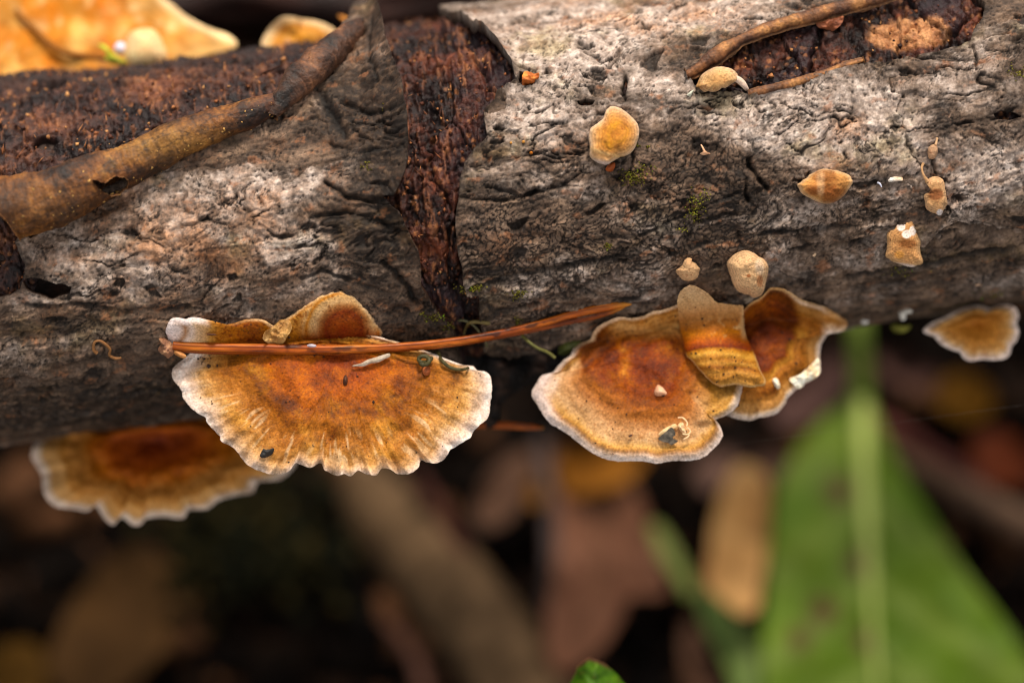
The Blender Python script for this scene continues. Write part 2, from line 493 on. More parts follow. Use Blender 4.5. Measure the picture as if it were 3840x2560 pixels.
CRACKS_AND_SHADOW = [(O((728, 205), (748, 240), (772, 275), (790, 310)), 22, .05), (O((790, 235), (850, 262), (925, 255)), 12, .05), (O((760, 330), (830, 352), (925, 340)), 10, .04), (O((745, 415), (800, 455), (850, 462), (905, 455)), 12, .08), (O((720, 500), (800, 485), (900, 520), (945, 560)), 14, .06), (O((860, 90), (850, 140), (870, 200)), 10, .04), (O((880, 600), (920, 640), (960, 700)), 12, .06), (O((690, 640), (740, 620), (800, 640)), 10, .05), (O((60, 700), (200, 700), (300, 720)), 10, .04), (O((420, 520), (470, 505), (520, 515)), 9, .04),  # painted shadow line at the bark flap, then dark splits: overview points, width, depth
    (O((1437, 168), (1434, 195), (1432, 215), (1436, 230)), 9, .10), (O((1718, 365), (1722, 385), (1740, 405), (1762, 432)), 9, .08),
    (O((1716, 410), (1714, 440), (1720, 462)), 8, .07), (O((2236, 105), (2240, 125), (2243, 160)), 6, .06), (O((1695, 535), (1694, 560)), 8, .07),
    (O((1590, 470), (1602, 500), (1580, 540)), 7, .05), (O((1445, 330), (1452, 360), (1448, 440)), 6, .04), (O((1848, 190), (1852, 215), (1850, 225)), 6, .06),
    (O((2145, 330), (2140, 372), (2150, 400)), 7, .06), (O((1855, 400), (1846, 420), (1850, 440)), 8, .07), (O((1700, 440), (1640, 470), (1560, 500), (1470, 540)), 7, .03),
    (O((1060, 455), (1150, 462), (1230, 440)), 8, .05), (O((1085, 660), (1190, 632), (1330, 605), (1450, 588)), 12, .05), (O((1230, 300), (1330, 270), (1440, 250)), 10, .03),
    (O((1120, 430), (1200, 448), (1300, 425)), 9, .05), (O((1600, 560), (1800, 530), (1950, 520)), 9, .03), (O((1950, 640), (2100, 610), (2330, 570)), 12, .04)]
HOLES = [O((1322, 236), (1345, 228), (1368, 232), (1360, 242), (1335, 243)), O((2278, 264), (2300, 254), (2330, 258), (2350, 268), (2320, 276), (2295, 274)),
         O((1188, 186), (1195, 172), (1225, 168), (1236, 180), (1222, 196), (1200, 200)), O((1434, 172), (1438, 172), (1440, 195), (1436, 222), (1431, 214))]

SLIT = O((1578, 168), (1600, 148), (1640, 120), (1685, 96), (1740, 70), (1810, 46), (1900, 16), (1990, -12), (2120, -50), (2230, -40), (2262, 5), (2258, 40), (2236, 62), (2230, 92), (2205, 104),
         (2150, 116), (2085, 128), (2030, 146), (1980, 146), (1900, 168), (1800, 200), (1722, 220), (1690, 212), (1640, 212), (1596, 196))
RIGHT = O((1004, -60), (1006, 18), (1030, 34), (1060, 46), (1075, 66), (1092, 84), (1112, 86), (1140, 112), (1158, 134), (1176, 160), (1184, 188), (1170, 200), (1160, 206), (1142, 214), (1138, 232),
          (1128, 244), (1112, 258), (1116, 290), (1117, 318), (1096, 334), (1084, 352), (1066, 376), (1058, 400), (1054, 450), (1046, 520), (1048, 572), (1062, 602), (1062, 640), (1070, 672), (1098, 676),
          (1102, 700), (1100, 722), (1108, 760), (1106, 790), (1122, 812), (1152, 804), (1170, 812), (1220, 796), (1262, 786), (1300, 800), (1330, 850), (1420, 980), (2500, 980), (2600, 300), (2600, -300), (1500, -300))
LEFT = O((846, 30), (872, 52), (884, 92), (892, 130), (910, 168), (922, 200), (936, 262), (938, 320), (938, 360), (930, 398), (916, 430), (905, 450), (884, 452), (900, 470), (918, 486), (930, 520), (948, 548), (962, 572), (966, 620),
         (968, 655), (985, 690), (1005, 720), (1030, 744), (1046, 770), (1052, 800), (1062, 830), (1070, 900), (1100, 1000), (-400, 1300), (-400, 690), (-30, 690), (20, 680), (46, 664), (52, 640), (58, 610), (44, 585),
         (36, 556), (60, 520), (200, 455), (300, 400), (500, 320), (620, 255), (690, 200), (760, 130), (820, 50))

def bark_sheet(name, poly, s0, s1, f0, f1, step, seed, holes, light, dark, warm, crackle, lifts, thick, edge_col, jit, base_r=RB, darkfun=None):
    s = np.arange(s0, s1, step); ph = np.arange(math.radians(f0), math.radians(f1), step / RB)
    Sg, Pg = np.meshgrid(s, ph, indexing='ij'); Tg = Pg * RB
    px, py = l2p(cyl(Sg, Pg, base_r + 0 * Sg))
    sd = sdpoly(px, py, poly)
    back = np.cos(Pg) < 0.02
    sd = sd + jit * fbm(Sg * 5, Tg * 5, 4, seed + 200)
    for i, hl in enumerate(holes):
        sd = np.minimum(sd, -sdpoly(px, py, hl) + (0.5 if i == 0 else 0.25) * jit * fbm(Sg * 9, Tg * 9, 3, seed + 210))
    h, col = bark_field(Sg, Tg, px, py, seed, light(px, py), dark(px, py), warm(px, py), crackle(px, py))
    ne = np.exp(-np.maximum(sd, 0) / 14.0)                     # weathered margin
    col = mix(col, lin((44, 34, 27)) * np.ones_like(col), ne * 0.55)
    wob1 = fbm(Sg * 8, Tg * 8, 4, 333); wob2 = fbm(Sg * 8 + 7, Tg * 8, 4, 336); wob3 = fbm(Sg * 4 + 2, Tg * 4 + 9, 3, 339)
    for line, wd, dp in CRACKS_AND_SHADOW:
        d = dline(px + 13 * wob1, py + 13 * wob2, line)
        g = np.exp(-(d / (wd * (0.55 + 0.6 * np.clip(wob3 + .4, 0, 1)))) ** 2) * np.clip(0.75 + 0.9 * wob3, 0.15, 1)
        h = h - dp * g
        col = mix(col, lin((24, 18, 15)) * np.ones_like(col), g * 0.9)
    for (x, y, rx, ry, hh, wd) in lifts:
        h = h + hh * np.exp(-((px - x * K) / (rx * K)) ** 2 - ((py - y * K) / (ry * K)) ** 2) * np.exp(-np.maximum(sd, 0) / wd)
    Pp = cyl(Sg, Pg, base_r + h)
    return sheet(name, Pp, sd, col, thick, lin(edge_col), M_BARK, LOG, N=cyl(Sg, Pg, base_r + 1 + 0 * Sg) - cyl(Sg, Pg, base_r + 0 * Sg))

light_r = lambda x, y: 0.04 + blobs(x, y, [(1250, 60, 300, 90, .45), (1500, 60, 350, 100, .30), (1250, 200, 150, 70, .35), (1480, 190, 130, 60, .25), (1200, 280, 110, 50, .30), (1290, 440, 90, 50, .30), (1800, 220, 260, 60, .35), (2000, 300, 240, 80, .5), (2260, 120, 110, 80, .3),
    (2270, 380, 100, 60, .5), (1850, 330, 200, 50, .25), (2050, 480, 180, 60, .15), (1680, 240, 110, 40, .35), (1600, 400, 170, 60, -.45), (1250, 560, 220, 60, -.1), (1500, 640, 300, 60, .05), (2100, 650, 300, 60, -.1), (1300, 380, 120, 40, .1), (1400, 120, 130, 30, .2)])
dark_r = lambda x, y: -0.05 + blobs(x, y, [(1560, 250, 120, 25, .5), (1450, 225, 110, 20, .4), (1700, 450, 90, 40, .55), (1400, 330, 60, 90, .25), (1500, 500, 160, 70, .35), (1130, 420, 120, 25, .45), (1100, 450, 80, 40, .4), (1630, 500, 120, 60, .35), (1230, 230, 150, 15, .3),
    (2150, 390, 50, 30, .55), (2260, 270, 120, 25, .4), (1950, 560, 300, 30, .3), (2200, 640, 300, 50, .4), (1170, 620, 150, 15, .55), (1250, 660, 200, 40, .35), (1150, 740, 60, 60, .15), (1700, 640, 300, 30, .35), (2330, 180, 70, 50, .35), (1960, 250, 40, 20, .4), (1350, 160, 200, 15, .35)])
warm_r = lambda x, y: 0.0 + blobs(x, y, [(1500, 40, 400, 60, .4), (1150, 560, 150, 60, .35), (1480, 430, 120, 80, .25), (1970, 300, 70, 40, .45), (1300, 330, 120, 30, .3), (2200, 450, 100, 40, .2), (1900, 380, 80, 30, .3)])
crk_r = lambda x, y: np.clip(0.15 + blobs(x, y, [(1180, 560, 170, 90, 1.0), (1600, 400, 200, 110, .9), (1180, 740, 100, 70, 1.0), (1480, 540, 160, 70, .8), (1700, 520, 130, 80, .6), (1400, 600, 300, 90, .35)]), 0, 1)
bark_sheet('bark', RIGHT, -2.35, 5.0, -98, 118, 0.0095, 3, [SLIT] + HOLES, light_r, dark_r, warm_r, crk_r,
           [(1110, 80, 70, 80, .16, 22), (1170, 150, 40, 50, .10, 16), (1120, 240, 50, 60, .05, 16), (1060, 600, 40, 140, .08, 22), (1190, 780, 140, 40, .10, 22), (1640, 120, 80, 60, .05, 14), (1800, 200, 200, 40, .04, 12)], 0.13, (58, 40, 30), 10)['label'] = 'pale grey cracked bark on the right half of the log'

light_l = lambda x, y: 0.05 + blobs(x, y, [(200, 600, 170, 70, .45), (420, 470, 200, 80, .30), (620, 560, 180, 60, .32), (600, 420, 100, 60, .2), (830, 140, 30, 40, .2), (750, 400, 60, 40, .15), (330, 680, 300, 60, .05), (850, 520, 130, 120, -.4), (950, 700, 120, 80, -.5), (900, 300, 60, 140, -.12), (300, 870, 500, 90, -.3)])
dark_l = lambda x, y: 0.02 + blobs(x, y, [(860, 160, 60, 140, .7), (890, 340, 70, 130, .85), (790, 230, 60, 70, .6), (200, 960, 500, 70, .5), (760, 300, 50, 40, .3),(380, 430, 60, 25, .6), (770, 200, 40, 60, .4), (840, 240, 60, 40, .4), (850, 420, 60, 40, .35), (780, 500, 120, 30, .45), (880, 560, 90, 120, .55), (960, 720, 90, 70, .5), (130, 650, 60, 30, .4), (700, 640, 150, 25, .4), (250, 900, 400, 90, .40), (560, 520, 60, 25, .35), (200, 790, 200, 25, .3), (400, 620, 150, 20, .25)])  # lowest blobs paint the shade of the log's underside into the bark
warm_l = lambda x, y: 0.18 + blobs(x, y, [(870, 250, 70, 180, .3),(480, 590, 120, 60, .35), (380, 560, 120, 60, .2), (820, 170, 60, 60, .2), (560, 480, 120, 60, .2), (300, 480, 120, 60, .15)])
crk_l = lambda x, y: np.clip(0.0 + blobs(x, y, [(900, 740, 160, 60, .7), (900, 300, 40, 120, .6), (1000, 800, 70, 50, .7)]), 0, 1)
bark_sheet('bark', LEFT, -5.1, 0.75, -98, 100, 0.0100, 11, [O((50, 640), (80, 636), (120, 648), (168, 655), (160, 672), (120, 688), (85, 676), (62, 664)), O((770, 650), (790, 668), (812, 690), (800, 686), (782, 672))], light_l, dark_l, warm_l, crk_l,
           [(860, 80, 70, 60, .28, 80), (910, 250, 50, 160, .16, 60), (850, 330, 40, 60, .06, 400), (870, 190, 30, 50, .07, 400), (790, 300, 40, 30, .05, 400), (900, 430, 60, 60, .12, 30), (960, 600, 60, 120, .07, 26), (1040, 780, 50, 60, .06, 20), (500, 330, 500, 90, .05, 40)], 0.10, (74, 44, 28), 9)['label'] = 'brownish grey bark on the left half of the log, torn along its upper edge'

# the bare wood under the bark
def wood():
    st = 0.0125
    s = np.arange(-5.2, 5.0, st); ph = np.arange(math.radians(-75), math.radians(150), st / RW)
    Sg, Pg = np.meshgrid(s, ph, indexing='ij'); Tg = Pg * RW
    px, py = l2p(cyl(Sg, Pg, RW + 0 * Sg))
    vis = -np.minimum(np.minimum(sdpoly(px, py, LEFT), 1e9), 1e9)
    r_ = sdpoly(px, py, RIGHT); sl = sdpoly(px, py, SLIT); hs = np.max([sdpoly(px, py, h_) for h_ in HOLES], 0)
    hid = np.maximum(-vis, np.minimum(r_, -np.maximum(sl, hs)))          # > 0 where bark covers it
    keep = 55 - hid
    keep = np.where((np.cos(Pg) < 0.05) , 50, keep)
    strip = sst(850, 1000, px / K) * sst(1300, 1150, px / K)           # the strip between the two barks: chunks stand along the girth
    inslit = sst(-30, 10, sl)
    g1 = fbm(Sg * 2.2, Tg * 2.2, 5, 301); g2 = fbm(Sg * 9, Tg * 7, 4, 311)
    f1, f2, cid = worley(Sg * 3.2 + 0.35 * fbm(Sg * 3, Tg * 3, 3, 5), Tg * 1.5 + 0.5 * fbm(Sg * 3, Tg * 3 + 8, 3, 6), 21)
    f1b, f2b, cidb = worley(Sg * 9 + 0.6 * g2, Tg * 6 + 0.6 * g1, 22)
    fib = perlin(Sg * 34 + 1.2 * g2, Tg * 5, 331) + 0.9 * np.maximum(strip, 0.3) * perlin(Sg * 11 + 0.8 * g1, Tg * 1.3, 332)                        # fibres round the girth
    crumb = fbm(Sg * 22, Tg * 22, 3, 341)
    h = 0.06 * g1 + 0.03 * g2 + strip * 0.09 * (cid - 0.5) + inslit * 0.07 * (cid - .5) + (0.04 - 0.02 * strip) * (cidb - 0.5) - 0.05 * sst(0.10, 0.0, f2 - f1) * np.maximum(strip, inslit) - 0.035 * sst(0.14, 0, f2b - f1b) + (0.016 + 0.012 * strip) * fib + 0.010 * crumb
    pits = sst(0.24, 0.42, fbm(Sg * 2.2 + 4, Tg * 3.2, 4, 351)) * sst(900, 700, px / K)
    h = h - 0.12 * pits - 0.03 * np.abs(fbm(Sg * 3, Tg * 6, 4, 353)) * (1 - strip)
    h = h + 0.03 * sst(900, 500, px / K) * sst(math.radians(30), math.radians(80), Pg) + 0.03
    h = np.where(inslit > 0.5, h - 0.02, h) - 0.06 * sst(900, 780, px / K) * sst(100, 260, px / K) * sst(math.radians(50), math.radians(75), Pg)
    tone = np.clip(0.5 + 0.75 * fbm(Sg * 2.7 + 2, Tg * 3.1, 5, 361) + 0.3 * (cid - .5) * np.maximum(strip, inslit) + 0.3 * crumb, 0, 1)
    left = ramp(tone, [(0, (16, 12, 12)), (0.4, (40, 28, 25)), (0.65, (72, 48, 38)), (0.88, (112, 76, 54)), (1, (150, 106, 72))])
    red = ramp(tone, [(0, (18, 12, 13)), (0.35, (40, 25, 20)), (0.6, (76, 44, 31)), (0.85, (116, 66, 42)), (1, (150, 94, 60))])
    col = mix(left, red, np.maximum(strip, inslit))
    dkp = sst(0.62, 0.75, cid) * np.maximum(strip, inslit)
    col = mix(col, lin((40, 30, 34)) * np.ones_like(col), dkp * 0.8)
    sp = spots(Sg * 17, Tg * 17, 371, 0.3, 0.42) * sst(-0.2, 0.3, fbm(Sg * 2, Tg * 2, 3, 372))
    col = mix(col, lin((176, 122, 76)) * np.ones_like(col), sp * 0.55)
    fb = sst(0.35, 0.6, fib * 0.8 + 0.4 * g1) * (1 - 0.5 * inslit)
    col = mix(col, lin((150, 100, 62)) * np.ones_like(col), fb * 0.4)
    tan = blobs(px, py, [(2090, 78, 75, 34, 1.2), (2040, 85, 50, 26, .6), (2150, 70, 35, 30, .6)])
    col = mix(col, ramp(np.clip(.5 + g2, 0, 1), [(0, (150, 98, 60)), (1, (205, 155, 105))]), sst(0.35, 0.7, tan + 0.3 * g2) * 0.85 * inslit)
    tl_ = blobs(px, py, [(340, 215, 70, 45, .8), (130, 300, 110, 50, .35), (430, 180, 90, 40, .4), (600, 175, 60, 40, .5), (60, 240, 60, 40, .3)]) * (1 - strip)
    col = mix(col, ramp(np.clip(.5 + g2 + 0.4 * fib, 0, 1), [(0, (96, 56, 36)), (.6, (152, 98, 62)), (1, (196, 140, 92))]), sst(0.2, 0.8, tl_ + 0.5 * fbm(Sg * 6, Tg * 4, 4, 377)) * 0.5)
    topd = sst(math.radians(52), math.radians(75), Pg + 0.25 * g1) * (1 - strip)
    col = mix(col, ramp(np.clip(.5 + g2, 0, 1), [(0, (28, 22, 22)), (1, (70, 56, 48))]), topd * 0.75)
    col = mix(col, lin((28, 20, 18)) * np.ones_like(col), np.clip(pits + 0.7 * sst(0.08, 0, f2 - f1) * np.maximum(strip, inslit), 0, 0.9))
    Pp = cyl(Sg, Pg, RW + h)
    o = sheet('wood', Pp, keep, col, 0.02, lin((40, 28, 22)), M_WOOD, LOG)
    o['label'] = 'dark red-brown crumbly wood bared where the bark has come off'
wood()

# the rest of the log, out of the frame and behind
def rest(name, s0, s1, st, r, f0=-180, f1=180, bark=True, mat=M_BARK):
    s = np.linspace(s0, s1, max(3, int((s1 - s0) / st))); ph = np.radians(np.linspace(f0, f1, int((f1 - f0) / 360 * 2 * math.pi * r / st) + 2))
    Sg, Pg = np.meshgrid(s, ph, indexing='ij'); Tg = Pg * r
    z = np.zeros_like(Sg)
    h, col = bark_field(Sg, Tg, z, z, 3, z + .1, z, z + .05, z + .2)
    if not bark: col = col * 0.35
    link(name, cyl(Sg, Pg, r + h - 0.02), grid_faces(*Sg.shape), col, mat, LOG)
rest('bark', 4.98, 28, 0.09, 1.60)
rest('bark', -58, -5.08, 0.12, 1.58)
rest('wood', -5.15, 5.0, 0.12, 1.42, bark=False, mat=M_WOOD)
def disc_end(s, name):
    a = np.linspace(0, 2 * np.pi, 40, endpoint=False)
    ring = cyl(np.full(40, s), a, 1.6 + 0.05 * np.sin(a * 5)); V = np.vstack([ring, cyl(np.array([s]), np.array([0.0]), np.array([0.0]))])
    link(name, V, [[i, (i + 1) % 40, 40] for i in range(40)], np.broadcast_to(lin((150, 110, 75)), V.shape), M_WOOD, LOG)
disc_end(27.9, 'cut_end')

# rolled strip of bark lying diagonally on the left half
def roll(name, path, prof, a0, a1, turns, nu, na, colf, hole=None, seed=0, lift=0.6, tail=0.25, zs=None, label=None, rag=7, amp=0.6):
    q = resample(spline([(x * K, y * K, r * K) for x, y, r in path], 10, closed=False), nu, closed=False)
    z = logz(q[:, 0], q[:, 1], RB) + q[:, 2] * S * lift
    if zs is not None: z = z + np.interp(np.linspace(0, 1, nu), *zs)
    z = np.convolve(np.pad(z, 8, mode='edge'), np.ones(17) / 17, 'valid')
    P = p2l(q[:, 0], q[:, 1], z); R = q[:, 2] * S
    T, U, Nn = frames(P)
    al = np.radians(np.linspace(a0, a1, na)); f = np.linspace(0, 1, na)
    L = np.linspace(0, np.linalg.norm(np.diff(P, axis=0), axis=1).sum(), nu)
    Lg, Ag = np.meshgrid(L, al, indexing='ij'); Fg = np.broadcast_to(f, Lg.shape)
    Tg = Ag * R.mean()
    nz = (0.16 * fbm(Lg * 1.6, Tg * 2, 4, seed) + 0.12 * fbm(Lg * 5, Tg * 6, 4, seed + 4)) * amp
    fibr = perlin(Lg * 40 + 2 * fbm(Lg * 3, Tg * 3, 2, seed + 9), Tg * 5, seed + 8)
    rr = R[:, None] * ((1 - tail * Fg) * (1 + nz)) + 0.003 * fibr
    V = P[:, None] + rr[..., None] * (np.cos(Ag)[..., None] * (-U[:, None]) * -1 + np.sin(Ag)[..., None] * Nn[:, None])
    px, py = l2p(V)
    i = np.arange(nu)[:, None]; j = np.arange(na)[None]
    sc_ = L[1] / S                                                     # px per step, about
    cut = O((-120, 470), (-5, 484), (22, 515), (64, 572), (64, 640), (-120, 640))
    sd = np.minimum(np.minimum(i, nu - 1 - i) * sc_, np.minimum(j, na - 1 - j) * R[:, None] / S * (al[1] - al[0]))
    sd = sd - 4 + rag * fbm(Lg * 5, Tg * 5, 4, seed + 20)
    if hole is not None:
        hd = sdpoly(px, py, hole) + 3 * fbm(Lg * 12, Tg * 12, 2, seed + 22)
        sd = np.where((np.sin(Ag) > -0.85) & (Ag < math.radians(190)), np.minimum(sd, -hd), sd)
    if hole is not None: sd = np.minimum(sd, -sdpoly(px, py, cut) + 5 * fbm(Lg * 9, Tg * 9, 3, seed + 25))
    col = colf(Lg, Tg, Ag, px, py, fibr)
    return sheet(name, V, sd, col, 0.022, lin((120, 80, 45)), M_CURL, LOG), P, R

def curl_col(Lg, Tg, Ag, px, py, fibr):
    t = np.clip(0.48 + 0.8 * fbm(Lg * 1.9, Tg * 2.4, 5, 401) + 0.35 * fbm(Lg * 14, Tg * 8, 3, 403), 0, 1)
    col = ramp(t, [(0, (34, 20, 11)), (0.3, (84, 47, 20)), (0.55, (128, 74, 28)), (0.8, (162, 102, 42)), (1, (190, 134, 66))])
    gold = blobs(px, py, [(400, 325, 130, 45, .9), (330, 350, 60, 30, .3), (100, 470, 120, 70, .3)])
    col = mix(col, ramp(t, [(0, (110, 74, 30)), (1, (190, 142, 66))]), gold * 0.5)
    red = sst(500, 640, px / K)
    col = mix(col, ramp(t, [(0, (40, 24, 20)), (0.5, (84, 48, 32)), (1, (128, 76, 44))]), red * 0.85)
    col = mix(col, lin((34, 24, 20)) * np.ones_like(col), sst(0.25, 0.6, fbm(Lg * 3.3 + 5, Tg * 4, 4, 411) + blobs(px, py, [(250, 370, 25, 30, .4), (160, 480, 20, 30, .35), (600, 230, 40, 15, .3), (280, 400, 60, 25, .25), (150, 395, 15, 12, .6)])) * 0.75)
    col = col * (1 + 0.30 * fibr[..., None])
    rb = sst(0.2, 0.5, fbm(Lg * 8, Tg * 5, 4, 421))
    col = mix(col, lin((30, 20, 16)) * np.ones_like(col), rb * 0.5)
    col = col * (1 - 0.6 * sst(0.06, 0.0, np.abs(fbm(Lg * 2.5, Tg * 6, 4, 427)))[..., None])
    return col * 0.58
HOLE = O((208, 414), (222, 412), (240, 420), (252, 410), (262, 405), (284, 405), (293, 412), (290, 428), (272, 442), (250, 447), (228, 436))
ro, RP, RR = roll('bark_curl', [(-26, 488, 78), (40, 480, 76), (130, 455, 70), (215, 416, 62), (290, 384, 50), (400, 328, 47), (500, 288, 42), (560, 268, 38), (610, 246, 30), (640, 236, 22), (660, 238, 10)],
     None, -75, 330, 1.2, 420, 170, curl_col, HOLE, 400, lift=0.55, rag=11, amp=1.0, zs=([0, .9, 1], [0, 0.02, .03]))
def fold_col(Lg, Tg, Ag, px, py, fibr):
    t = np.clip(0.42 + 0.8 * fbm(Lg * 3, Tg * 3, 5, 461) + 0.3 * fbm(Lg * 14, Tg * 12, 3, 463), 0, 1)
    return ramp(t, [(0, (26, 17, 12)), (.4, (72, 45, 30)), (.7, (112, 72, 46)), (1, (166, 118, 78))]) * (1 + 0.25 * fibr[..., None])
roll('bark_fold', [(622, 266, 16), (645, 236, 28), (672, 206, 36), (705, 172, 42), (745, 135, 43), (790, 96, 36), (828, 62, 26), (852, 46, 15)],
     None, -95, 250, 1, 220, 110, fold_col, seed=460, lift=0.45, rag=12, amp=2.0, zs=([0, .3, .7, 1], [0.06, 0.05, .10, .22]))[0]['label'] = 'dark ragged folded edge of the bark flap'
ro['label'] = 'brown rolled-up strip of bark with a torn hole'

def lip_col(Lg, Tg, Ag, px, py, fibr):
    t = np.clip(0.5 + 0.8 * fbm(Lg * 3.5, Tg * 3, 4, 431) + 0.25 * np.sin(Ag), 0, 1)
    col = ramp(t, [(0, (30, 19, 15)), (0.45, (76, 46, 29)), (0.75, (122, 78, 44)), (1, (172, 118, 66))])
    return col * (1 + 0.3 * fibr[..., None])
roll('bark_lip', [(1574, 172, 12), (1600, 160, 15), (1640, 132, 17), (1680, 106, 16), (1700, 92, 12), (1730, 78, 15), (1790, 56, 17), (1850, 40, 16), (1920, 20, 15), (1990, 4, 14), (2060, -14, 13), (2120, -34, 11)],
     None, -150, 190, 1, 260, 46, lip_col, seed=440, lift=0.35, rag=9, amp=3.2)[0]['label'] = 'brown curled upper lip of the slit in the bark'
roll('bark_lip', [(1716, 217, 8), (1760, 206, 9), (1800, 197, 8), (1850, 183, 9), (1900, 166, 9), (1940, 151, 9), (1966, 144, 8), (1985, 138, 4)],
     None, -60, 240, 1, 160, 40, lip_col, seed=450, lift=0.5, rag=5, amp=3.0)[0]['label'] = 'thin tan curled lower lip of the slit in the bark'

# ------------------------------------------------------------------ fungi
GF = 'bracket fungi growing on the log'
GB = 'small young fungi on the bark'

def zone_col(stops, seed=0, warp=0.05, streak=0.05, shift=None, mottle=0.28, extra=None, fibre=0.22, rings=0.0, ringf=16):
    def f(X, Y, R, A):
        x, y = X * S, Y * S
        ca, sa = np.cos(A), np.sin(A)
        st = perlin(A * 22, R * 2.2 + 3, seed + 1) + 0.6 * perlin(A * 51, R * 3 + 7, seed + 2)
        t = R + warp * fbm(x * 2.6, y * 2.6, 4, seed + 3) * (1.15 - R * R) + streak * st * R * sst(1.0, 0.8, R)
        if shift is not None: t = t + shift(X, Y, R, A)
        if rings: t = t + rings * np.sin(R * ringf * 2 * np.pi / 3 + 1.4 * fbm(x * 2, y * 2, 3, seed + 12)) * R
        col = ramp(t, stops)
        if extra is not None: col = extra(col, X, Y, R, A)
        m = fbm(x * 5, y * 5, 5, seed + 4); g = fbm(x * 20, y * 20, 4, seed + 5)
        fb = perlin(A * 95 + 0.8 * m, R * 9, seed + 6) * np.clip(R * 1.5, 0, 1)
        g2 = fbm(x * 42, y * 42, 2, seed + 9)
        zn = np.sin((t + 0.05 * m) * 55 + 2.5 * perlin(A * 2, t * 3, seed + 10)) * sst(0.25, 0.5, R)
        col = col * np.clip(1 + mottle * 1.7 * m + mottle * 1.3 * g + mottle * 0.9 * g2 + fibre * 0.7 * fb + 0.13 * zn, 0.2, 1.9)[..., None]
        pit = sst(0.30, 0.55, g2 + 0.5 * g) * sst(1.0, 0.9, R)
        col = mix(col, col * lin((150, 92, 60)), pit * 0.55)
        dk = sst(0.35, 0.7, fbm(x * 3.3 + 2, y * 3.3 + 9, 4, seed + 8)) * sst(1.0, 0.75, R)
        return mix(col, col * lin((190, 130, 90)), dk * 0.65)
    return f

def relief(seed, ring=0.012, ringf=9, rad=0.02, radf=9, lump=0.02, rim=0.0):
    def f(X, Y, R, A):
        x, y = X * S, Y * S
        w = fbm(x * 2, y * 2, 3, seed + 30)
        z = ring * np.sin(R * ringf * 2 * np.pi / 2 + 2.2 * w) * sst(0.1, 0.5, R)
        z = z + rad * R ** 3 * (perlin(np.cos(A) * radf + 4, np.sin(A) * radf + R, seed + 31) + 0.5 * perlin(np.cos(A) * radf * 2.3, np.sin(A) * radf * 2.3 + 8, seed + 32))
        z = z + lump * fbm(x * 4.5, y * 4.5, 4, seed + 33) + 0.004 * fbm(x * 20, y * 20, 2, seed + 34)
        return z - rim * R ** 8
    return f

def seat(px, py, gap=0.03):                   # just clear of the bark
    return logz(px, py) + gap

def smax(a, b, k=0.06):
    h = np.clip(0.5 + 0.5 * (a - b) / k, 0, 1)
    return b + (a - b) * h + k * h * (1 - h)

def fungus(label, at, group=GF, cat='bracket fungus', name='bracket_fungus'):
    return empty(name, at, label, cat, group)

# --- the large cap on the left, with a small lobe and a rounded lobe above the needle
F1 = fungus('large semicircular orange-brown bracket fungus with pale scalloped rim, under the long pine needle', p2l(1260, 1250, 1.1))
c1 = Cap([(690, 1345), (658, 1372), (644, 1397), (653, 1430), (677, 1458), (688, 1491), (713, 1526), (746, 1554), (771, 1567), (779, 1589), (823, 1633), (828, 1652), (877, 1683), (910, 1724), (945, 1752), (985, 1770), (1037, 1779), (1080, 1768), (1106, 1738),
          (1124, 1742), (1160, 1753), (1202, 1738), (1218, 1762), (1261, 1783), (1290, 1776), (1314, 1783), (1343, 1766), (1380, 1779), (1412, 1781), (1432, 1758), (1458, 1757), (1494, 1776), (1535, 1775), (1568, 1752), (1580, 1726), (1600, 1732), (1641, 1737), (1673, 1714),
          (1694, 1684), (1757, 1645), (1787, 1604), (1828, 1568), (1839, 1518), (1845, 1463), (1840, 1416), (1820, 1393), (1790, 1389), (1774, 1372), (1750, 1372), (1690, 1352), (1620, 1325), (1500, 1285), (1380, 1255), (1200, 1240), (950, 1262), (760, 1300)],
         (1262, 1330), k=8, nang=560, rag=5, rfreq=90, seed=3)
rel1 = relief(11, 0.010, 8, 0.040, 8, 0.022)
def z1(X, Y, R, A):
    z = 1.20 + 0.34 * (Y - 1290) * S + 0.10 * np.sin(np.pi * np.clip(R, 0, 1) * 0.8 + 0.4) - 0.10 * ((X - 1260) / 600) ** 2 + 0.03 * np.exp(-((R - 0.95) / 0.04) ** 2)
    low = sst(1500, 1720, Y)
    z = z + low * R ** 10 * 0.05 * np.sin(A * 46 + 3 * perlin(A * 6, A * 0, 77))
    return smax(z, seat(X, Y, 0.0), 0.04) + rel1(X, Y, R, A)
def sh1(X, Y, R, A):
    right = sst(1450, 1760, X) * 0.06 * sst(0.3, 0.8, R)
    left = sst(900, 700, X) * 0.10
    return right + left * sst(0.3, 0.8, R) + 0.05 * sst(0.2, 0.9, R) * perlin(A * 4, R * 2, 81)
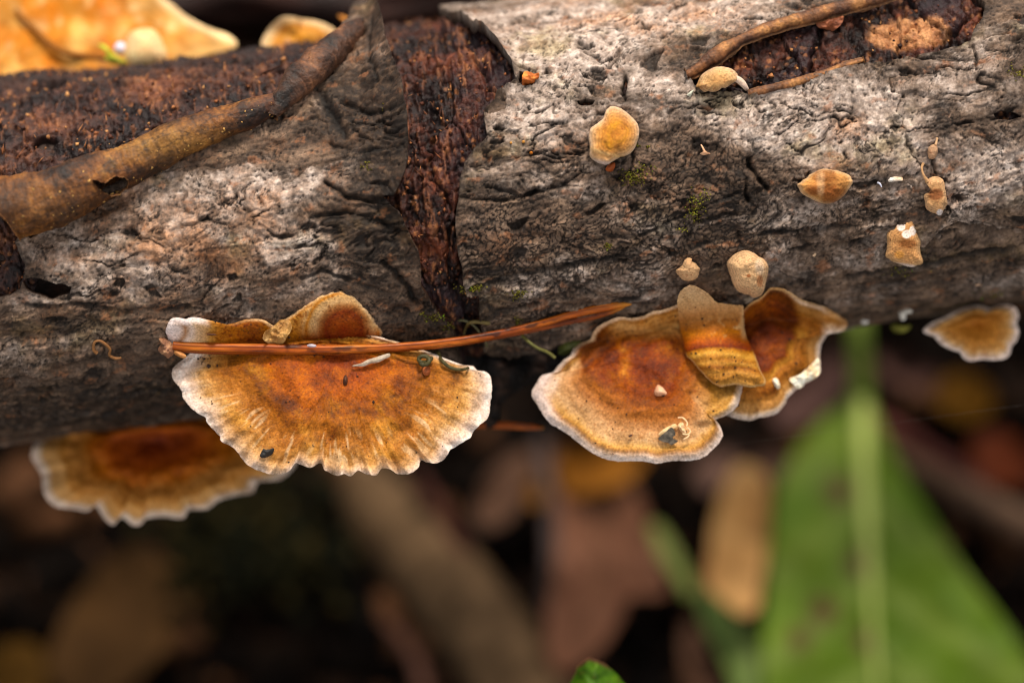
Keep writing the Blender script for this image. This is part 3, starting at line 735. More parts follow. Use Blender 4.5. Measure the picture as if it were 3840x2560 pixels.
def ex1(col, X, Y, R, A):
    x, y = X * S, Y * S
    st = sst(0.32, 0.7, perlin(A * 17 + 2.2 * fbm(x * 2, y * 2, 3, 27), R * 4, 21) + 0.5 * perlin(A * 40, R * 5, 28) + 0.9 * fbm(x * 2.5, y * 2.5, 3, 22)) * sst(0.58, 0.74, R) * sst(0.99, 0.86, R) * sst(1380, 1540, Y)
    col = mix(col, lin((236, 208, 160)) * np.ones_like(col), st * 0.42)
    bm = sst(0.05, 0.5, fbm(x * 2.6 + 6, y * 4.2, 5, 29)) * sst(0.95, 0.8, R)
    col = mix(col, lin((112, 62, 24)) * np.ones_like(col), bm * 0.55)
    gd = sst(0.05, 0.5, fbm(x * 3.1 + 1, y * 3.8 + 9, 5, 30)) * sst(0.3, 0.55, R) * sst(0.97, 0.85, R)
    col = mix(col, lin((216, 152, 66)) * np.ones_like(col), gd * 0.45)
    rd = sst(0.1, 0.5, fbm(x * 3, y * 3, 4, 23)) * sst(0.5, 0.3, R)
    col = mix(col, lin((112, 46, 12)) * np.ones_like(col), rd * 0.5)
    og = sst(0.0, 0.5, fbm(x * 5 + 3, y * 5, 4, 24)) * sst(0.62, 0.35, R)
    col = mix(col, lin((206, 112, 28)) * np.ones_like(col), og * 0.5)
    gl = sst(0.86, 0.92, R) * sst(0.985, 0.94, R) * sst(-0.2, 0.4, perlin(A * 5, A * 0 + 3, 25))
    return mix(col, lin((160, 132, 108)) * np.ones_like(col), gl * 0.55)
col1 = zone_col([(0, (140, 62, 12)), (.2, (168, 82, 14)), (.36, (172, 90, 20)), (.50, (142, 80, 28)), (.62, (156, 94, 40)), (.73, (168, 106, 50)), (.84, (188, 130, 70)), (.915, (206, 156, 100)), (.96, (220, 180, 136)), (.99, (236, 206, 174)), (1.03, (250, 230, 206))], 100, 0.15, 0.04, sh1, 0.32, ex1)
make_cap('cap', c1, z1, col1, M_CAP, F1, nrad=150, th=0.12)

c1b = Cap([(1440, 1300), (1436, 1285), (1434, 1260), (1432, 1240), (1414, 1211), (1392, 1182), (1376, 1160), (1357, 1140), (1340, 1120), (1324, 1107), (1300, 1096), (1278, 1089), (1250, 1090), (1228, 1098), (1206, 1102), (1180, 1118), (1146, 1140), (1132, 1152), (1113, 1166), (1092, 1182), (1066, 1197), (1042, 1206), (1024, 1224), (1012, 1217), (996, 1202), (976, 1196), (948, 1194),
           (921, 1197), (900, 1204), (877, 1211), (850, 1216), (823, 1219), (805, 1215), (790, 1207), (760, 1194), (735, 1189), (713, 1190), (690, 1196), (668, 1190), (645, 1193), (631, 1208), (622, 1238), (627, 1260), (634, 1280), (644, 1300), (700, 1318), (900, 1335), (1100, 1345), (1300, 1340), (1400, 1325)],
          (1120, 1285), k=7, nang=460, rag=4, rfreq=120, seed=5)
rel1b = relief(17, 0.0, 6, 0.01, 6, 0.014)
def z1b(X, Y, R, A):
    g = 0.07 + 0.05 * np.exp(-((X - 1290) / 110) ** 2 - ((Y - 1200) / 70) ** 2) + 0.06 * sst(1000, 700, X)
    fold = 0.03 * np.sin((Y - 1190) / 40 * 2.2) * sst(1020, 900, X)
    return seat(X, Y, 0.0) + g * np.sqrt(np.clip(1.02 - R ** 6, 0, 1)) + fold * 0.4 + rel1b(X, Y, R, A)
def col1b(X, Y, R, A):
    x, y = X * S, Y * S
    n = fbm(x * 4, y * 4, 4, 131); n2 = fbm(x * 12, y * 12, 3, 132)
    sd = sdpoly(X, Y, c1b.o[::4])
    # left lobe: white rim running into ochre
    tl = np.hypot((X - 640) / 1.0, (Y - 1245) / 0.75) + 18 * n
    left = ramp(tl / 300, [(0, (240, 230, 222)), (.13, (236, 220, 204)), (.20, (168, 124, 92)), (.27, (236, 216, 192)), (.34, (222, 186, 140)), (.5, (204, 144, 72)), (.62, (186, 116, 46)), (.85, (166, 96, 34)), (1, (150, 82, 28))])
    rimw = sst(30, 8, sd + 6 * n2) * sst(800, 740, X)
    left = mix(left, lin((248, 240, 232)) * np.ones_like(left), rimw)
    bnd = sst(0.25, 0.5, n + 0.3 * np.sin(Y / 9.0)) * sst(700, 860, X)
    left = mix(left, lin((138, 80, 34)) * np.ones_like(left), bnd * 0.55)
    # rounded lobe: dark centre, pale band, orange edge
    tr = np.hypot((X - 1290) / 150, (Y - 1235) / 148) + 0.10 * n
    right = ramp(tr, [(0, (150, 62, 22)), (.25, (160, 80, 40)), (.45, (140, 62, 28)), (.6, (166, 112, 70)), (.72, (206, 164, 112)), (.84, (214, 168, 108)), (.93, (196, 122, 46)), (1.02, (214, 160, 98)), (1.2, (190, 120, 50))])
    low = sst(1205, 1290, Y + 25 * n) * sst(1.4, 0.9, np.abs(X - 1230) / 190)
    right = mix(right, ramp(np.clip(.5 + n, 0, 1), [(0, (96, 28, 10)), (.6, (138, 52, 18)), (1, (176, 84, 26))]), low)
    # saddle between the two
    sad = ramp(np.clip(0.5 + 0.8 * n, 0, 1), [(0, (160, 94, 36)), (.5, (190, 120, 44)), (1, (220, 166, 92))])
    col = mix(left, sad, sst(960, 1030, X)); col = mix(col, right, sst(1090, 1150, X + 30 * n))
    g3 = fbm(x * 24, y * 24, 3, 133); col = mix(col, col * lin((150, 86, 50)), sst(0.15, 0.5, g3 + 0.5 * n) * 0.6 * sst(720, 860, X))
    col = mix(col, lin((236, 200, 150)) * np.ones_like(col), sst(14, 3, sd) * sst(820, 1000, X) * 0.6)
    return col * np.clip(1 + 0.25 * n + 0.16 * n2, 0.4, 1.6)[..., None]
make_cap('upper_lobe', c1b, z1b, col1b, M_CAP, F1, nrad=110, th=0.03, edge=0.03)['label'] = 'upper lobe with a white-edged end and a dark-centred round bump'

# --- the cluster on the right
F2 = fungus('broad chestnut and tan white-rimmed bracket fungus, leftmost cap of the overlapping trio', p2l(2440, 1240, 0.7))
c2 = Cap([(1994, 1469), (2009, 1441), (2031, 1408), (2070, 1396), (2092, 1372), (2118, 1346), (2136, 1334), (2150, 1306), (2175, 1288), (2212, 1273), (2222, 1250), (2236, 1230), (2262, 1212), (2288, 1200), (2320, 1188), (2370, 1192), (2410, 1186), (2448, 1168), (2490, 1160), (2540, 1142), (2600, 1130), (2700, 1180), (2760, 1290), (2790, 1400), (2783, 1460), (2772, 1505), (2758, 1532), (2722, 1557), (2680, 1576),
          (2697, 1590), (2710, 1625), (2708, 1640), (2692, 1666), (2670, 1688), (2642, 1712), (2605, 1724), (2570, 1727), (2540, 1727), (2500, 1732), (2459, 1738), (2420, 1730), (2377, 1729), (2320, 1729), (2279, 1723), (2250, 1713), (2222, 1698), (2175, 1665), (2135, 1632), (2095, 1606), (2064, 1588), (2037, 1556), (2018, 1522), (1999, 1495)],
         (2440, 1345), k=9, nang=520, rag=2.5, rfreq=120, seed=8)
rel2 = relief(21, 0.008, 9, 0.014, 6, 0.022)
def z2(X, Y, R, A):
    z = 0.80 + 0.42 * (Y - 1260) * S + 0.16 * (1 - R ** 2) + 0.035 * np.exp(-((R - 0.93) / 0.05) ** 2) 
    lobe = sst(2560, 2640, X) * sst(1600, 1570, Y) * sst(1420, 1480, Y)
    return smax(z, seat(X, Y, 0.11), 0.05) + 0.05 * lobe + 0.10 * np.exp(-(((X - 2130) / 30) ** 2 + ((Y - 1350) / 30) ** 2)) + 0.012 * np.exp(-((np.hypot((X - 2330) / 190, (Y - 1450) / 110) - 0.9) / 0.12) ** 2) + rel2(X, Y, R, A)
def ex2(col, X, Y, R, A):
    x, y = X * S, Y * S
    n = fbm(x * 3.4, y * 3.4, 5, 141); n2 = fbm(x * 11, y * 11, 3, 142)
    red = sst(1.05, 0.75, np.hypot((X - 2400) / 250, (Y - 1330) / 150) + 0.35 * n)
    c_r = ramp(np.clip(.5 + 0.8 * n + .3 * n2, 0, 1), [(0, (98, 40, 13)), (.5, (140, 66, 22)), (.8, (172, 96, 32)), (1, (204, 132, 58))])
    col = mix(col, c_r, red * 0.92)
    up = sst(1290, 1215, Y + 40 * n) * sst(2250, 2330, X)
    col = mix(col, ramp(np.clip(.5 + n, 0, 1), [(0, (196, 132, 64)), (1, (226, 182, 116))]), up * 0.8)
    edge = sst(0.90, 0.97, R) * sst(1330, 1260, Y)
    col = mix(col, lin((226, 190, 146)) * np.ones_like(col), edge * 0.9)
    lobe = sst(2600, 2680, X + 50 * n) * sst(1380, 1440, Y)
    rl = R
    c_l = ramp(rl + 0.08 * n, [(.4, (150, 90, 38)), (.7, (184, 126, 56)), (.92, (206, 154, 82)), (.97, (232, 208, 176)), (1, (236, 222, 204))])
    col = mix(col, c_l, lobe * sst(1585, 1560, Y))
    rin = np.abs(np.hypot((X - 2330) / 190, (Y - 1440) / 100) - 0.8)
    col = mix(col, lin((132, 74, 36)) * np.ones_like(col), sst(0.14, 0.02, rin + 0.1 * n) * sst(1430, 1470, Y) * 0.35)
    wl_ = sst(2120, 2030, X + 40 * n)
    return mix(col, lin((240, 226, 214)) * np.ones_like(col), wl_ * 0.75)
col2 = zone_col([(0, (136, 54, 20)), (.3, (142, 64, 24)), (.46, (156, 88, 38)), (.58, (170, 106, 58)), (.70, (200, 146, 98)), (.80, (214, 166, 114)), (.875, (210, 156, 82)), (.90, (176, 128, 76)), (.922, (160, 126, 98)), (.945, (212, 184, 156)), (.975, (240, 220, 198)), (1, (248, 232, 212))], 140, 0.09, 0.012, None, 0.28, ex2)
make_cap('cap', c2, z2, col2, M_CAP, F2, nrad=150, th=0.11)

F4 = fungus('dark-red-centred bracket fungus with a pale pointed corner, rightmost cap of the trio', p2l(2900, 1150, 0.6))
c4 = Cap([(2760, 1180), (2790, 1158), (2818, 1134), (2850, 1116), (2870, 1098), (2889, 1079), (2915, 1078), (2944, 1085), (2968, 1098), (2988, 1112), (3015, 1126), (3037, 1134), (3086, 1148), (3110, 1160), (3130, 1173), (3155, 1188), (3174, 1203), (3178, 1220), (3160, 1243), (3114, 1250), (3098, 1262), (3090, 1275), (3078, 1300), (3074, 1337), (3078, 1380), (3072, 1404), (3043, 1425), (3018, 1440), (2988, 1458), (2968, 1478), (2955, 1492),
          (2938, 1524), (2911, 1551), (2878, 1562), (2845, 1567), (2820, 1576), (2796, 1577), (2752, 1566), (2715, 1545), (2700, 1480), (2690, 1380), (2700, 1270)],
         (2868, 1290), k=9, nang=400, rag=3, rfreq=90, seed=12)
rel4 = relief(31, 0.010, 7, 0.022, 6, 0.020)
def z4(X, Y, R, A):
    z = 0.60 + 0.38 * (Y - 1200) * S + 0.24 * (1 - R ** 2) + 0.04 * sst(3000, 3120, X)
    return smax(z, seat(X, Y, 0.10), 0.05) + rel4(X, Y, R, A)
def ex4(col, X, Y, R, A):
    x, y = X * S, Y * S
    n = fbm(x * 3.4, y * 3.4, 5, 161)
    d = np.hypot((X - 2865) / 125, (Y - 1210) / 165) + 0.34 * n
    red = 0.9 * sst(1.15, 0.80, d)
    col = mix(col, ramp(np.clip(.5 + n, 0, 1), [(0, (86, 36, 18)), (.5, (124, 56, 22)), (1, (166, 88, 32))]), red)
    up = sst(1160, 1110, Y + 20 * n)
    col = mix(col, lin((206, 130, 50)) * np.ones_like(col), sst(0.2, 0.6, n + .2) * up * 0.5)
    rimu = sst(0.93, 0.98, R)
    col = mix(col, lin((214, 168, 112)) * np.ones_like(col), rimu * sst(1200, 1130, Y) * 0.8)
    tip = sst(3070, 3120, X)
    return mix(col, ramp(np.clip((Y - 1170) / 80 + 0.3 * n, 0, 1), [(0, (216, 156, 86)), (.5, (196, 130, 60)), (.8, (232, 196, 156)), (1, (244, 224, 200))]), tip * 0.85)
col4 = zone_col([(0, (134, 56, 22)), (.35, (136, 66, 26)), (.45, (196, 134, 58)), (.52, (172, 108, 46)), (.66, (168, 104, 48)), (.78, (180, 122, 62)), (.87, (194, 142, 84)), (.93, (226, 192, 150)), (1, (238, 220, 196))], 160, 0.07, 0.02, None, 0.28, ex4, rings=0.02)
make_cap('cap', c4, z4, col4, M_CAP, F4, nrad=120, th=0.10)

F3 = fungus('small banded ochre bracket fungus on top of its two neighbours, middle of the trio', p2l(2660, 1120, 0.9))
c3 = Cap([(2542, 1160), (2540, 1130), (2548, 1098), (2565, 1080), (2585, 1070), (2600, 1071), (2620, 1078), (2640, 1090), (2664, 1108), (2686, 1132), (2715, 1138), (2760, 1144), (2786, 1146), (2788, 1167), (2790, 1210), (2797, 1256), (2812, 1290), (2829, 1326), (2840, 1355), (2851, 1386), (2868, 1418), (2872, 1436), (2862, 1446), (2842, 1448), (2818, 1453), (2790, 1448), (2763, 1442), (2735, 1446), (2703, 1450),
          (2685, 1442), (2668, 1434), (2626, 1390), (2600, 1358), (2576, 1336), (2566, 1305), (2563, 1277), (2550, 1230)],
         (2672, 1265), k=9, nang=360, rag=3, rfreq=80, seed=15)
rel3 = relief(41, 0.0, 7, 0.014, 6, 0.018)
def z3(X, Y, R, A):
    z = 0.82 + 0.48 * (Y - 1150) * S + 0.17 * np.sqrt(np.clip(1.01 - R ** 3, 0, 1)) + 0.007 * np.sin((Y + 0.12 * (X - 2690) + 15 * perlin(X / 70, Y / 70, 55)) / 7.0) * sst(1295, 1320, Y) 
    return smax(z, np.maximum(seat(X, Y, 0.19), 0), 0.05) + rel3(X, Y, R, A)
def col3(X, Y, R, A):
    x, y = X * S, Y * S
    n = fbm(x * 4, y * 4, 4, 171); n2 = fbm(x * 13, y * 13, 3, 172); g = fbm(x * 30, y * 30, 2, 173)
    t = (Y - 1070 + 0.05 * (X - 2680) - 0.0012 * (X - 2690) ** 2 * sst(1250, 1350, Y) + 14 * n) / 385
    col = ramp(t, [(0, (206, 170, 126)), (.12, (220, 180, 126)), (.25, (196, 146, 94)), (.33, (172, 116, 66)), (.42, (184, 108, 44)), (.47, (204, 116, 34)), (.54, (190, 92, 24)), (.60, (132, 56, 20)), (.625, (186, 122, 46)), (.66, (208, 152, 66)),
                   (.71, (172, 114, 52)), (.75, (196, 140, 66)), (.79, (146, 90, 42)), (.84, (188, 132, 64)), (.90, (176, 120, 58)), (.95, (194, 140, 72)), (1.0, (206, 162, 100))])
    ri = sst(2770, 2790, X) * sst(1290, 1240, Y)
    col = mix(col, lin((216, 176, 124)) * np.ones_like(col), ri * 0.8)
    sp = sst(0.15, 0.5, n2) * sst(0.2, 0.4, t) * sst(.6, .5, t)
    col = mix(col, lin((216, 176, 118)) * np.ones_like(col), sp * 0.55 * sst(2600, 2740, X))
    rim = sst(0.95, 0.985, R)
    col = mix(col, lin((222, 180, 124)) * np.ones_like(col), rim * 0.6 * sst(1300, 1360, Y))
    return col * np.clip(1 + 0.28 * n + 0.2 * n2 + 0.15 * g, 0.4, 1.7)[..., None]
make_cap('cap', c3, z3, col3, M_CAP, F3, nrad=120, th=0.09)

# --- blurred cap at the right edge, and the one under the log at lower left
F5 = fungus('fan-shaped brown bracket fungus with whitish frilly rim, near the right edge under the log', p2l(3700, 1150, -0.1))
c5 = Cap([(3462, 1238), (3492, 1211), (3536, 1192), (3586, 1167), (3635, 1148), (3679, 1145), (3712, 1156), (3756, 1142), (3805, 1151), (3821, 1184), (3813, 1211), (3822, 1244), (3813, 1277), (3794, 1299), (3788, 1326), (3767, 1345), (3723, 1351), (3684, 1348), (3640, 1354), (3613, 1343), (3597, 1321), (3564, 1310), (3525, 1288), (3503, 1263), (3476, 1252)],
         (3670, 1222), k=8, nang=200, seed=18)
rel5 = relief(51, 0.008, 6, 0.05, 7, 0.02)
z5 = lambda X, Y, R, A: 0.30 + 0.40 * (Y - 1160) * S + 0.06 * np.sin(np.pi * R) + rel5(X, Y, R, A)
def ex5(col, X, Y, R, A):
    return mix(col, lin((128, 74, 30)) * np.ones_like(col), sst(1230, 1170, Y) * sst(0.8, 0.4, R) * 0.7)
make_cap('cap', c5, z5, zone_col([(0, (178, 108, 46)), (.5, (196, 128, 60)), (.72, (214, 152, 86)), (.83, (236, 186, 124)), (.90, (250, 222, 190)), (1, (255, 238, 222))], 180, 0.10, 0.10, None, 0.15, ex5), M_CAP, F5, nrad=50, th=0.08)

F6 = fungus('brown bracket fungus with a cream frilly rim, low at the left beneath the log', p2l(560, 1640, -0.6))
c6 = Cap([(118, 1700), (122, 1724), (155, 1782), (163, 1847), (204, 1896), (278, 1908), (327, 1916), (359, 1896), (392, 1945), (424, 1968), (457, 1941), (498, 1969), (531, 1965), (547, 1945), (612, 1937), (686, 1943), (710, 1912), (775, 1908), (824, 1875), (898, 1855), (947, 1847), (971, 1806), (1045, 1798), (1090, 1765), (1110, 1720), (1080, 1600), (900, 1520), (500, 1540), (220, 1590), (140, 1640)],
         (580, 1660), k=8, nang=300, seed=21)
rel6 = relief(61, 0.02, 6, 0.05, 6, 0.04)
z6 = lambda X, Y, R, A: -0.35 + 0.50 * (Y - 1640) * S + 0.08 * np.sin(np.pi * R) + rel6(X, Y, R, A)
make_cap('cap', c6, z6, zone_col([(0, (120, 48, 8)), (.35, (180, 86, 16)), (.52, (176, 98, 36)), (.68, (190, 126, 66)), (.80, (196, 130, 64)), (.88, (226, 172, 108)), (.94, (246, 216, 176)), (1, (252, 228, 200))], 200, 0.10, 0.03, None, 0.22, rings=0.03), M_CAP, F6, nrad=70, th=0.10)

# --- small young ones on the bark
def bud(label, outline, centre, dome, stops, seed, extra=None, tails=(), gap=0.0, tilt=0.0, white=None, cat='bracket fungus', nang=200, warp=0.12, lump=0.06, power=2.0):
    cx, cy = centre
    r = fungus(label, p2l(cx, cy, float(logz(cx, cy))), GB, cat, 'young_fungus')
    cp = Cap(outline, centre, k=8, nang=nang, rag=1.5, rfreq=50, seed=seed)
    rl = relief(seed + 40, 0, 5, 0.01, 5, lump)
    def zf(X, Y, R, A):
        return float(logz(cx, cy)) * 0.5 + 0.5 * logz(X, Y) + gap + dome * (np.clip(1.0 - R ** power, 0, 1)) ** 0.5 + tilt * (Y - cy) * S + rl(X, Y, R, A)
    make_cap('cap', cp, zf, zone_col(stops, seed + 60, warp, 0.01, None, 0.22, extra, fibre=0.1), M_BUD, r, nrad=60, th=0.03, edge=max(0.03, gap))
    for k, (pts, cc) in enumerate(tails):
        pp = [(x, y, float(logz(x, y)) + dz, rr) for x, y, dz, rr in pts]
        tube('stalk', pp, M_BUD, lambda t, a, L, cc=cc: lin(cc) * (1 + 0.2 * perlin(L * 14, a, seed))[..., None], r, 12, 40, 0.12, 9, seed)
    return r
def q(x0, y0, sc_, pts): return [(x0 + x / sc_, y0 + y / sc_) for x, y in pts]

def exd(col, X, Y, R, A):
    x, y = X * S, Y * S; n = fbm(x * 9, y * 9, 4, 301)
    col = mix(col, lin((206, 148, 36)) * np.ones_like(col), sst(-0.15, 0.4, n) * sst(0.75, 0.4, R + 0.0015 * (Y - 480)) * 0.8)
    col = mix(col, lin((150, 92, 40)) * np.ones_like(col), sst(0.15, 0.5, fbm(x * 8 + 4, y * 8, 4, 302)) * sst(0.85, 0.6, R) * 0.6)
    fold = np.exp(-((Y - 568 - 0.22 * (X - 2230) + 0.0016 * (X - 2290) ** 2) / 7) ** 2) * sst(2380, 2330, X)
    col = mix(col, lin((234, 196, 132)) * np.ones_like(col), fold * 0.8)
    low = sst(600, 616, Y + 0.15 * (2290 - X)) * sst(2330, 2290, X)
    return mix(col, lin((232, 218, 208)) * np.ones_like(col), low * 0.8)
bud('round honey-yellow young fungus on grey bark right of the bare strip',
    q(2150, 340, 4.9, [(680, 292), (770, 290), (860, 320), (960, 385), (1060, 475), (1150, 565), (1195, 650), (1212, 730), (1200, 850), (1165, 970), (1120, 1070), (1050, 1150), (960, 1200), (860, 1225), (770, 1275), (690, 1325), (630, 1358), (570, 1362), (480, 1335), (390, 1290), (330, 1240), (296, 1180), (300, 1100), (300, 1000), (284, 880), (290, 770), (320, 690), (400, 630), (480, 570), (545, 510), (575, 430), (600, 365)]),
    (2306, 500), 0.17, [(0, (190, 128, 44)), (.5, (196, 136, 56)), (.72, (204, 152, 86)), (.88, (222, 180, 128)), (1, (234, 206, 172))], 1, exd, gap=0.05, tilt=0.25, power=4)

def exb(col, X, Y, R, A):
    x, y = X * S, Y * S
    f = sst(-0.1, 0.4, fbm(x * 10, y * 16, 4, 311)) * sst(290, 345, Y)
    col = mix(col, lin((150, 96, 48)) * np.ones_like(col), f * 0.6)
    return mix(col, lin((168, 124, 46)) * np.ones_like(col), sst(2640, 2615, X) * 0.6)
bud('bean-shaped buff young fungus with a white stalk, at the left end of the slit',
    q(2500, 200, 5.88, [(640, 740), (690, 620), (750, 500), (850, 410), (950, 355), (1050, 310), (1180, 292), (1300, 305), (1420, 340), (1510, 400), (1580, 490), (1600, 570), (1560, 620), (1480, 650), (1380, 720), (1300, 765), (1220, 770), (1120, 835), (1000, 858), (920, 840), (830, 858), (760, 810), (700, 760)]),
    (2690, 304), 0.20, [(0, (206, 160, 100)), (.5, (220, 176, 116)), (.8, (226, 188, 134)), (1, (216, 184, 146))], 2, exb,
    tails=[([(2752, 292, 0.10, 12), (2772, 302, 0.09, 13), (2788, 318, 0.06, 12), (2800, 334, 0.01, 9)], (236, 216, 196))], gap=0.03, power=3)

def exl(col, X, Y, R, A):
    x, y = X * S, Y * S; n = fbm(x * 7, y * 7, 4, 321)
    b1 = sst(1.1, 0.5, np.hypot((X - 3125) / 60, (Y - 722) / 46) + 0.5 * n); b2 = sst(1.1, 0.5, np.hypot((X - 3050) / 40, (Y - 712) / 24) + 0.5 * n)
    b3 = sst(1.1, 0.6, np.hypot((X - 3100) / 60, (Y - 662) / 30) + 0.6 * n)
    col = mix(col, lin((132, 70, 26)) * np.ones_like(col), np.maximum(np.maximum(b1, b2), b3 * .7) * 0.8)
    return mix(col, lin((236, 200, 150)) * np.ones_like(col), sst(1, 0.3, np.hypot((X - 3078) / 22, (Y - 690) / 60) + 0.5 * n) * 0.5)
bud('lemon-shaped tan young fungus with brown patches, right of the dark split in the bark',
    q(2900, 580, 5.88, [(520, 660), (600, 610), (640, 560), (740, 510), (800, 440), (920, 370), (1050, 320), (1200, 312), (1320, 335), (1450, 360), (1600, 410), (1690, 460), (1730, 540), (1765, 580), (1720, 680), (1650, 790), (1560, 900), (1440, 1000), (1320, 1060), (1190, 1085), (1050, 1070), (900, 1010), (780, 950), (690, 900), (600, 830), (560, 740)]),
    (3098, 697), 0.17, [(0, (190, 128, 66)), (.55, (204, 146, 78)), (.8, (214, 160, 92)), (.93, (224, 184, 130)), (1, (226, 196, 156))], 3, exl, gap=0.03, power=3.2)

def ext(col, X, Y, R, A):
    n = fbm(X * S * 9, Y * S * 9, 4, 331)
    col = mix(col, lin((124, 66, 30)) * np.ones_like(col), sst(1.1, 0.55, np.hypot((X - 3512) / 32, (Y - 728) / 26) + 0.4 * n) * 0.8)
    return mix(col, lin((246, 240, 236)) * np.ones_like(col), sst(1.15, 0.85, np.hypot((X - 3525) / 13, (Y - 798) / 13)))
bud('buff young fungus with a thin bent stalk and a white tip, near the right edge',
    q(3280, 480, 2.8, [(530, 560), (575, 525), (610, 508), (660, 510), (705, 530), (732, 570), (742, 640), (752, 710), (765, 790), (745, 830), (720, 870), (700, 915), (670, 918), (640, 900), (590, 885), (540, 845), (528, 780), (514, 720), (530, 690), (574, 670), (580, 640), (545, 590)]),
    (3506, 730), 0.12, [(0, (196, 150, 98)), (.6, (212, 168, 116)), (1, (222, 186, 142))], 4, ext,
    tails=[([(3463, 612, 0.04, 5), (3457, 626, 0.06, 4.5), (3459, 645, 0.08, 4), (3467, 663, 0.09, 5), (3478, 680, 0.09, 8)], (206, 166, 120))], gap=0.03, power=3)
bud('tiny pale bulb-like fungus with a hair-thin stalk, above the one with the bent stalk',
    q(3280, 480, 2.8, [(565, 205), (595, 180), (630, 170), (655, 190), (662, 240), (655, 280), (635, 315), (605, 328), (570, 320), (556, 280), (556, 240)]),
    (3497, 569), 0.09, [(0, (196, 158, 122)), (1, (208, 172, 136))], 5, None,
    tails=[([(3514, 518, 0.03, 5), (3512, 530, 0.05, 4), (3508, 545, 0.08, 5)], (214, 178, 138))], gap=0.02, nang=100, power=2.5)
def exw(col, X, Y, R, A):
    n = fbm(X * S * 10, Y * S * 10, 4, 341)
    col = mix(col, lin((136, 80, 34)) * np.ones_like(col), sst(1.1, 0.5, np.hypot((X - 3405) / 40, (Y - 915) / 22) + 0.4 * n) * 0.75)
    col = mix(col, lin((230, 166, 74)) * np.ones_like(col), sst(1.1, 0.5, np.hypot((X - 3372) / 22, (Y - 955) / 18)) * 0.7)
    w = np.minimum(np.hypot((X - 3400) / 22, (Y - 878) / 18), np.hypot((X - 3380) / 18, (Y - 850) / 20)) ; w = np.minimum(w, np.hypot((X - 3422) / 14, (Y - 866) / 20))
    col = mix(col, lin((250, 242, 232)) * np.ones_like(col), sst(1.05, 0.75, w + 0.25 * n))
    return mix(col, lin((240, 226, 214)) * np.ones_like(col), sst(976, 988, Y - 0.12 * (X - 3330) + 4 * n))
bud('squarish tan young fungus with chalk-white patches and white lower edge',
    q(3280, 480, 2.8, [(120, 1110), (140, 1050), (195, 1010), (245, 968), (310, 968), (350, 950), (390, 925), (425, 955), (438, 1020), (448, 1110), (482, 1190), (478, 1280), (495, 1350), (510, 1400), (490, 1430), (440, 1445), (400, 1460), (330, 1450), (270, 1430), (190, 1405), (150, 1375), (112, 1350), (125, 1270), (130, 1190)]),
    (3388, 915), 0.10, [(0, (184, 132, 76)), (.7, (204, 156, 100)), (1, (220, 180, 128))], 6, exw, gap=0.04, tilt=0.3, power=4, lump=0.035)
bud('tiny buff knob fungus with a notched top, above the middle cap of the trio',
    q(2480, 900, 4.356, [(240, 490), (300, 450), (345, 400), (370, 340), (435, 285), (500, 300), (500, 350), (560, 380), (600, 430), (630, 470), (615, 540), (590, 610), (520, 655), (430, 672), (350, 650), (290, 590), (240, 530)]),
    (2582, 1015), 0.13, [(0, (216, 178, 130)), (1, (222, 184, 138))], 7, None, gap=0.02, nang=120, power=2.5)
def exk(col, X, Y, R, A):
    n = fbm(X * S * 10, Y * S * 10, 4, 351)
    col = mix(col, lin((168, 100, 48)) * np.ones_like(col), sst(1.1, 0.6, np.hypot((X - 2848) / 16, (Y - 1052) / 30) + 0.4 * n) * 0.7)
    col = mix(col, lin((178, 96, 36)) * np.ones_like(col), sst(1.1, 0.6, np.hypot((X - 2808) / 9, (Y - 1034) / 7) + 0.3 * n) * 0.8)
    return mix(col, lin((244, 222, 192)) * np.ones_like(col), sst(1.1, 0.4, np.hypot((X - 2848) / 22, (Y - 1000) / 40) + 0.4 * n) * 0.6)
bud('round pale buff pea-sized knob fungus touching the top of the rightmost cap of the trio',
    q(2480, 900, 4.356, [(1070, 380), (1110, 300), (1180, 230), (1260, 180), (1340, 158), (1440, 170), (1530, 215), (1600, 270), (1670, 300), (1730, 370), (1752, 450), (1740, 560), (1715, 660), (1690, 780), (1650, 880), (1590, 920), (1500, 940), (1440, 900), (1350, 880), (1260, 840), (1200, 770), (1160, 690), (1130, 590), (1090, 480)]),
    (2804, 1020), 0.24, [(0, (222, 184, 134)), (.7, (226, 190, 142)), (1, (220, 184, 140))], 8, exk, gap=0.03, power=2.3)

# ------------------------------------------------------------------ the pine needle pair
def flatcol(c, seed=0, amp=0.25):
    return lambda t, a, L: lin(c) * np.clip(1 + amp * fbm(L * 9, a * 0.8, 3, seed) + amp * 0.6 * perlin(L * 30, a * 1.3, seed + 1), 0.3, 2)[..., None]

def needle_col(seed, dark=0.0):
    def f(t, a, L):
        v = np.clip(0.5 + 0.5 * fbm(L * 2.3, a * 0.4, 3, seed) + 0.12 * np.sin(a * 9) - dark, 0, 1)
        col = ramp(v, [(0, (92, 36, 6)), (.4, (164, 76, 12)), (.7, (196, 106, 24)), (1, (222, 146, 60))])
        ln = sst(0.2, 0.9, np.sin(a * 13 + 0.6 * perlin(L * 2, a, seed + 3))) * (0.6 + 0.6 * perlin(L * 9, a * 3, seed + 9))
        col = mix(col, lin((84, 30, 12)) * np.ones_like(col), ln * 0.8)
        bands = sst(0.12, 0.5, perlin(L * 6, a * 0.5, seed + 5) + 0.5 * perlin(L * 17, a * 0.9, seed + 15)) * sst(-0.3, 0.3, perlin(L * 1.2, a * 0, seed + 6))
        col = mix(col, lin((70, 24, 8)) * np.ones_like(col), sst(0.3, 0.95, np.sin(a * 5 + 1.0)) * 0.5)
        col = mix(col, lin((40, 16, 16)) * np.ones_like(col), bands * 0.75)
        tip = sst(0.95, 1.0, t)
        return mix(col, lin((206, 134, 40)) * np.ones_like(col), tip * 0.8)
    return f
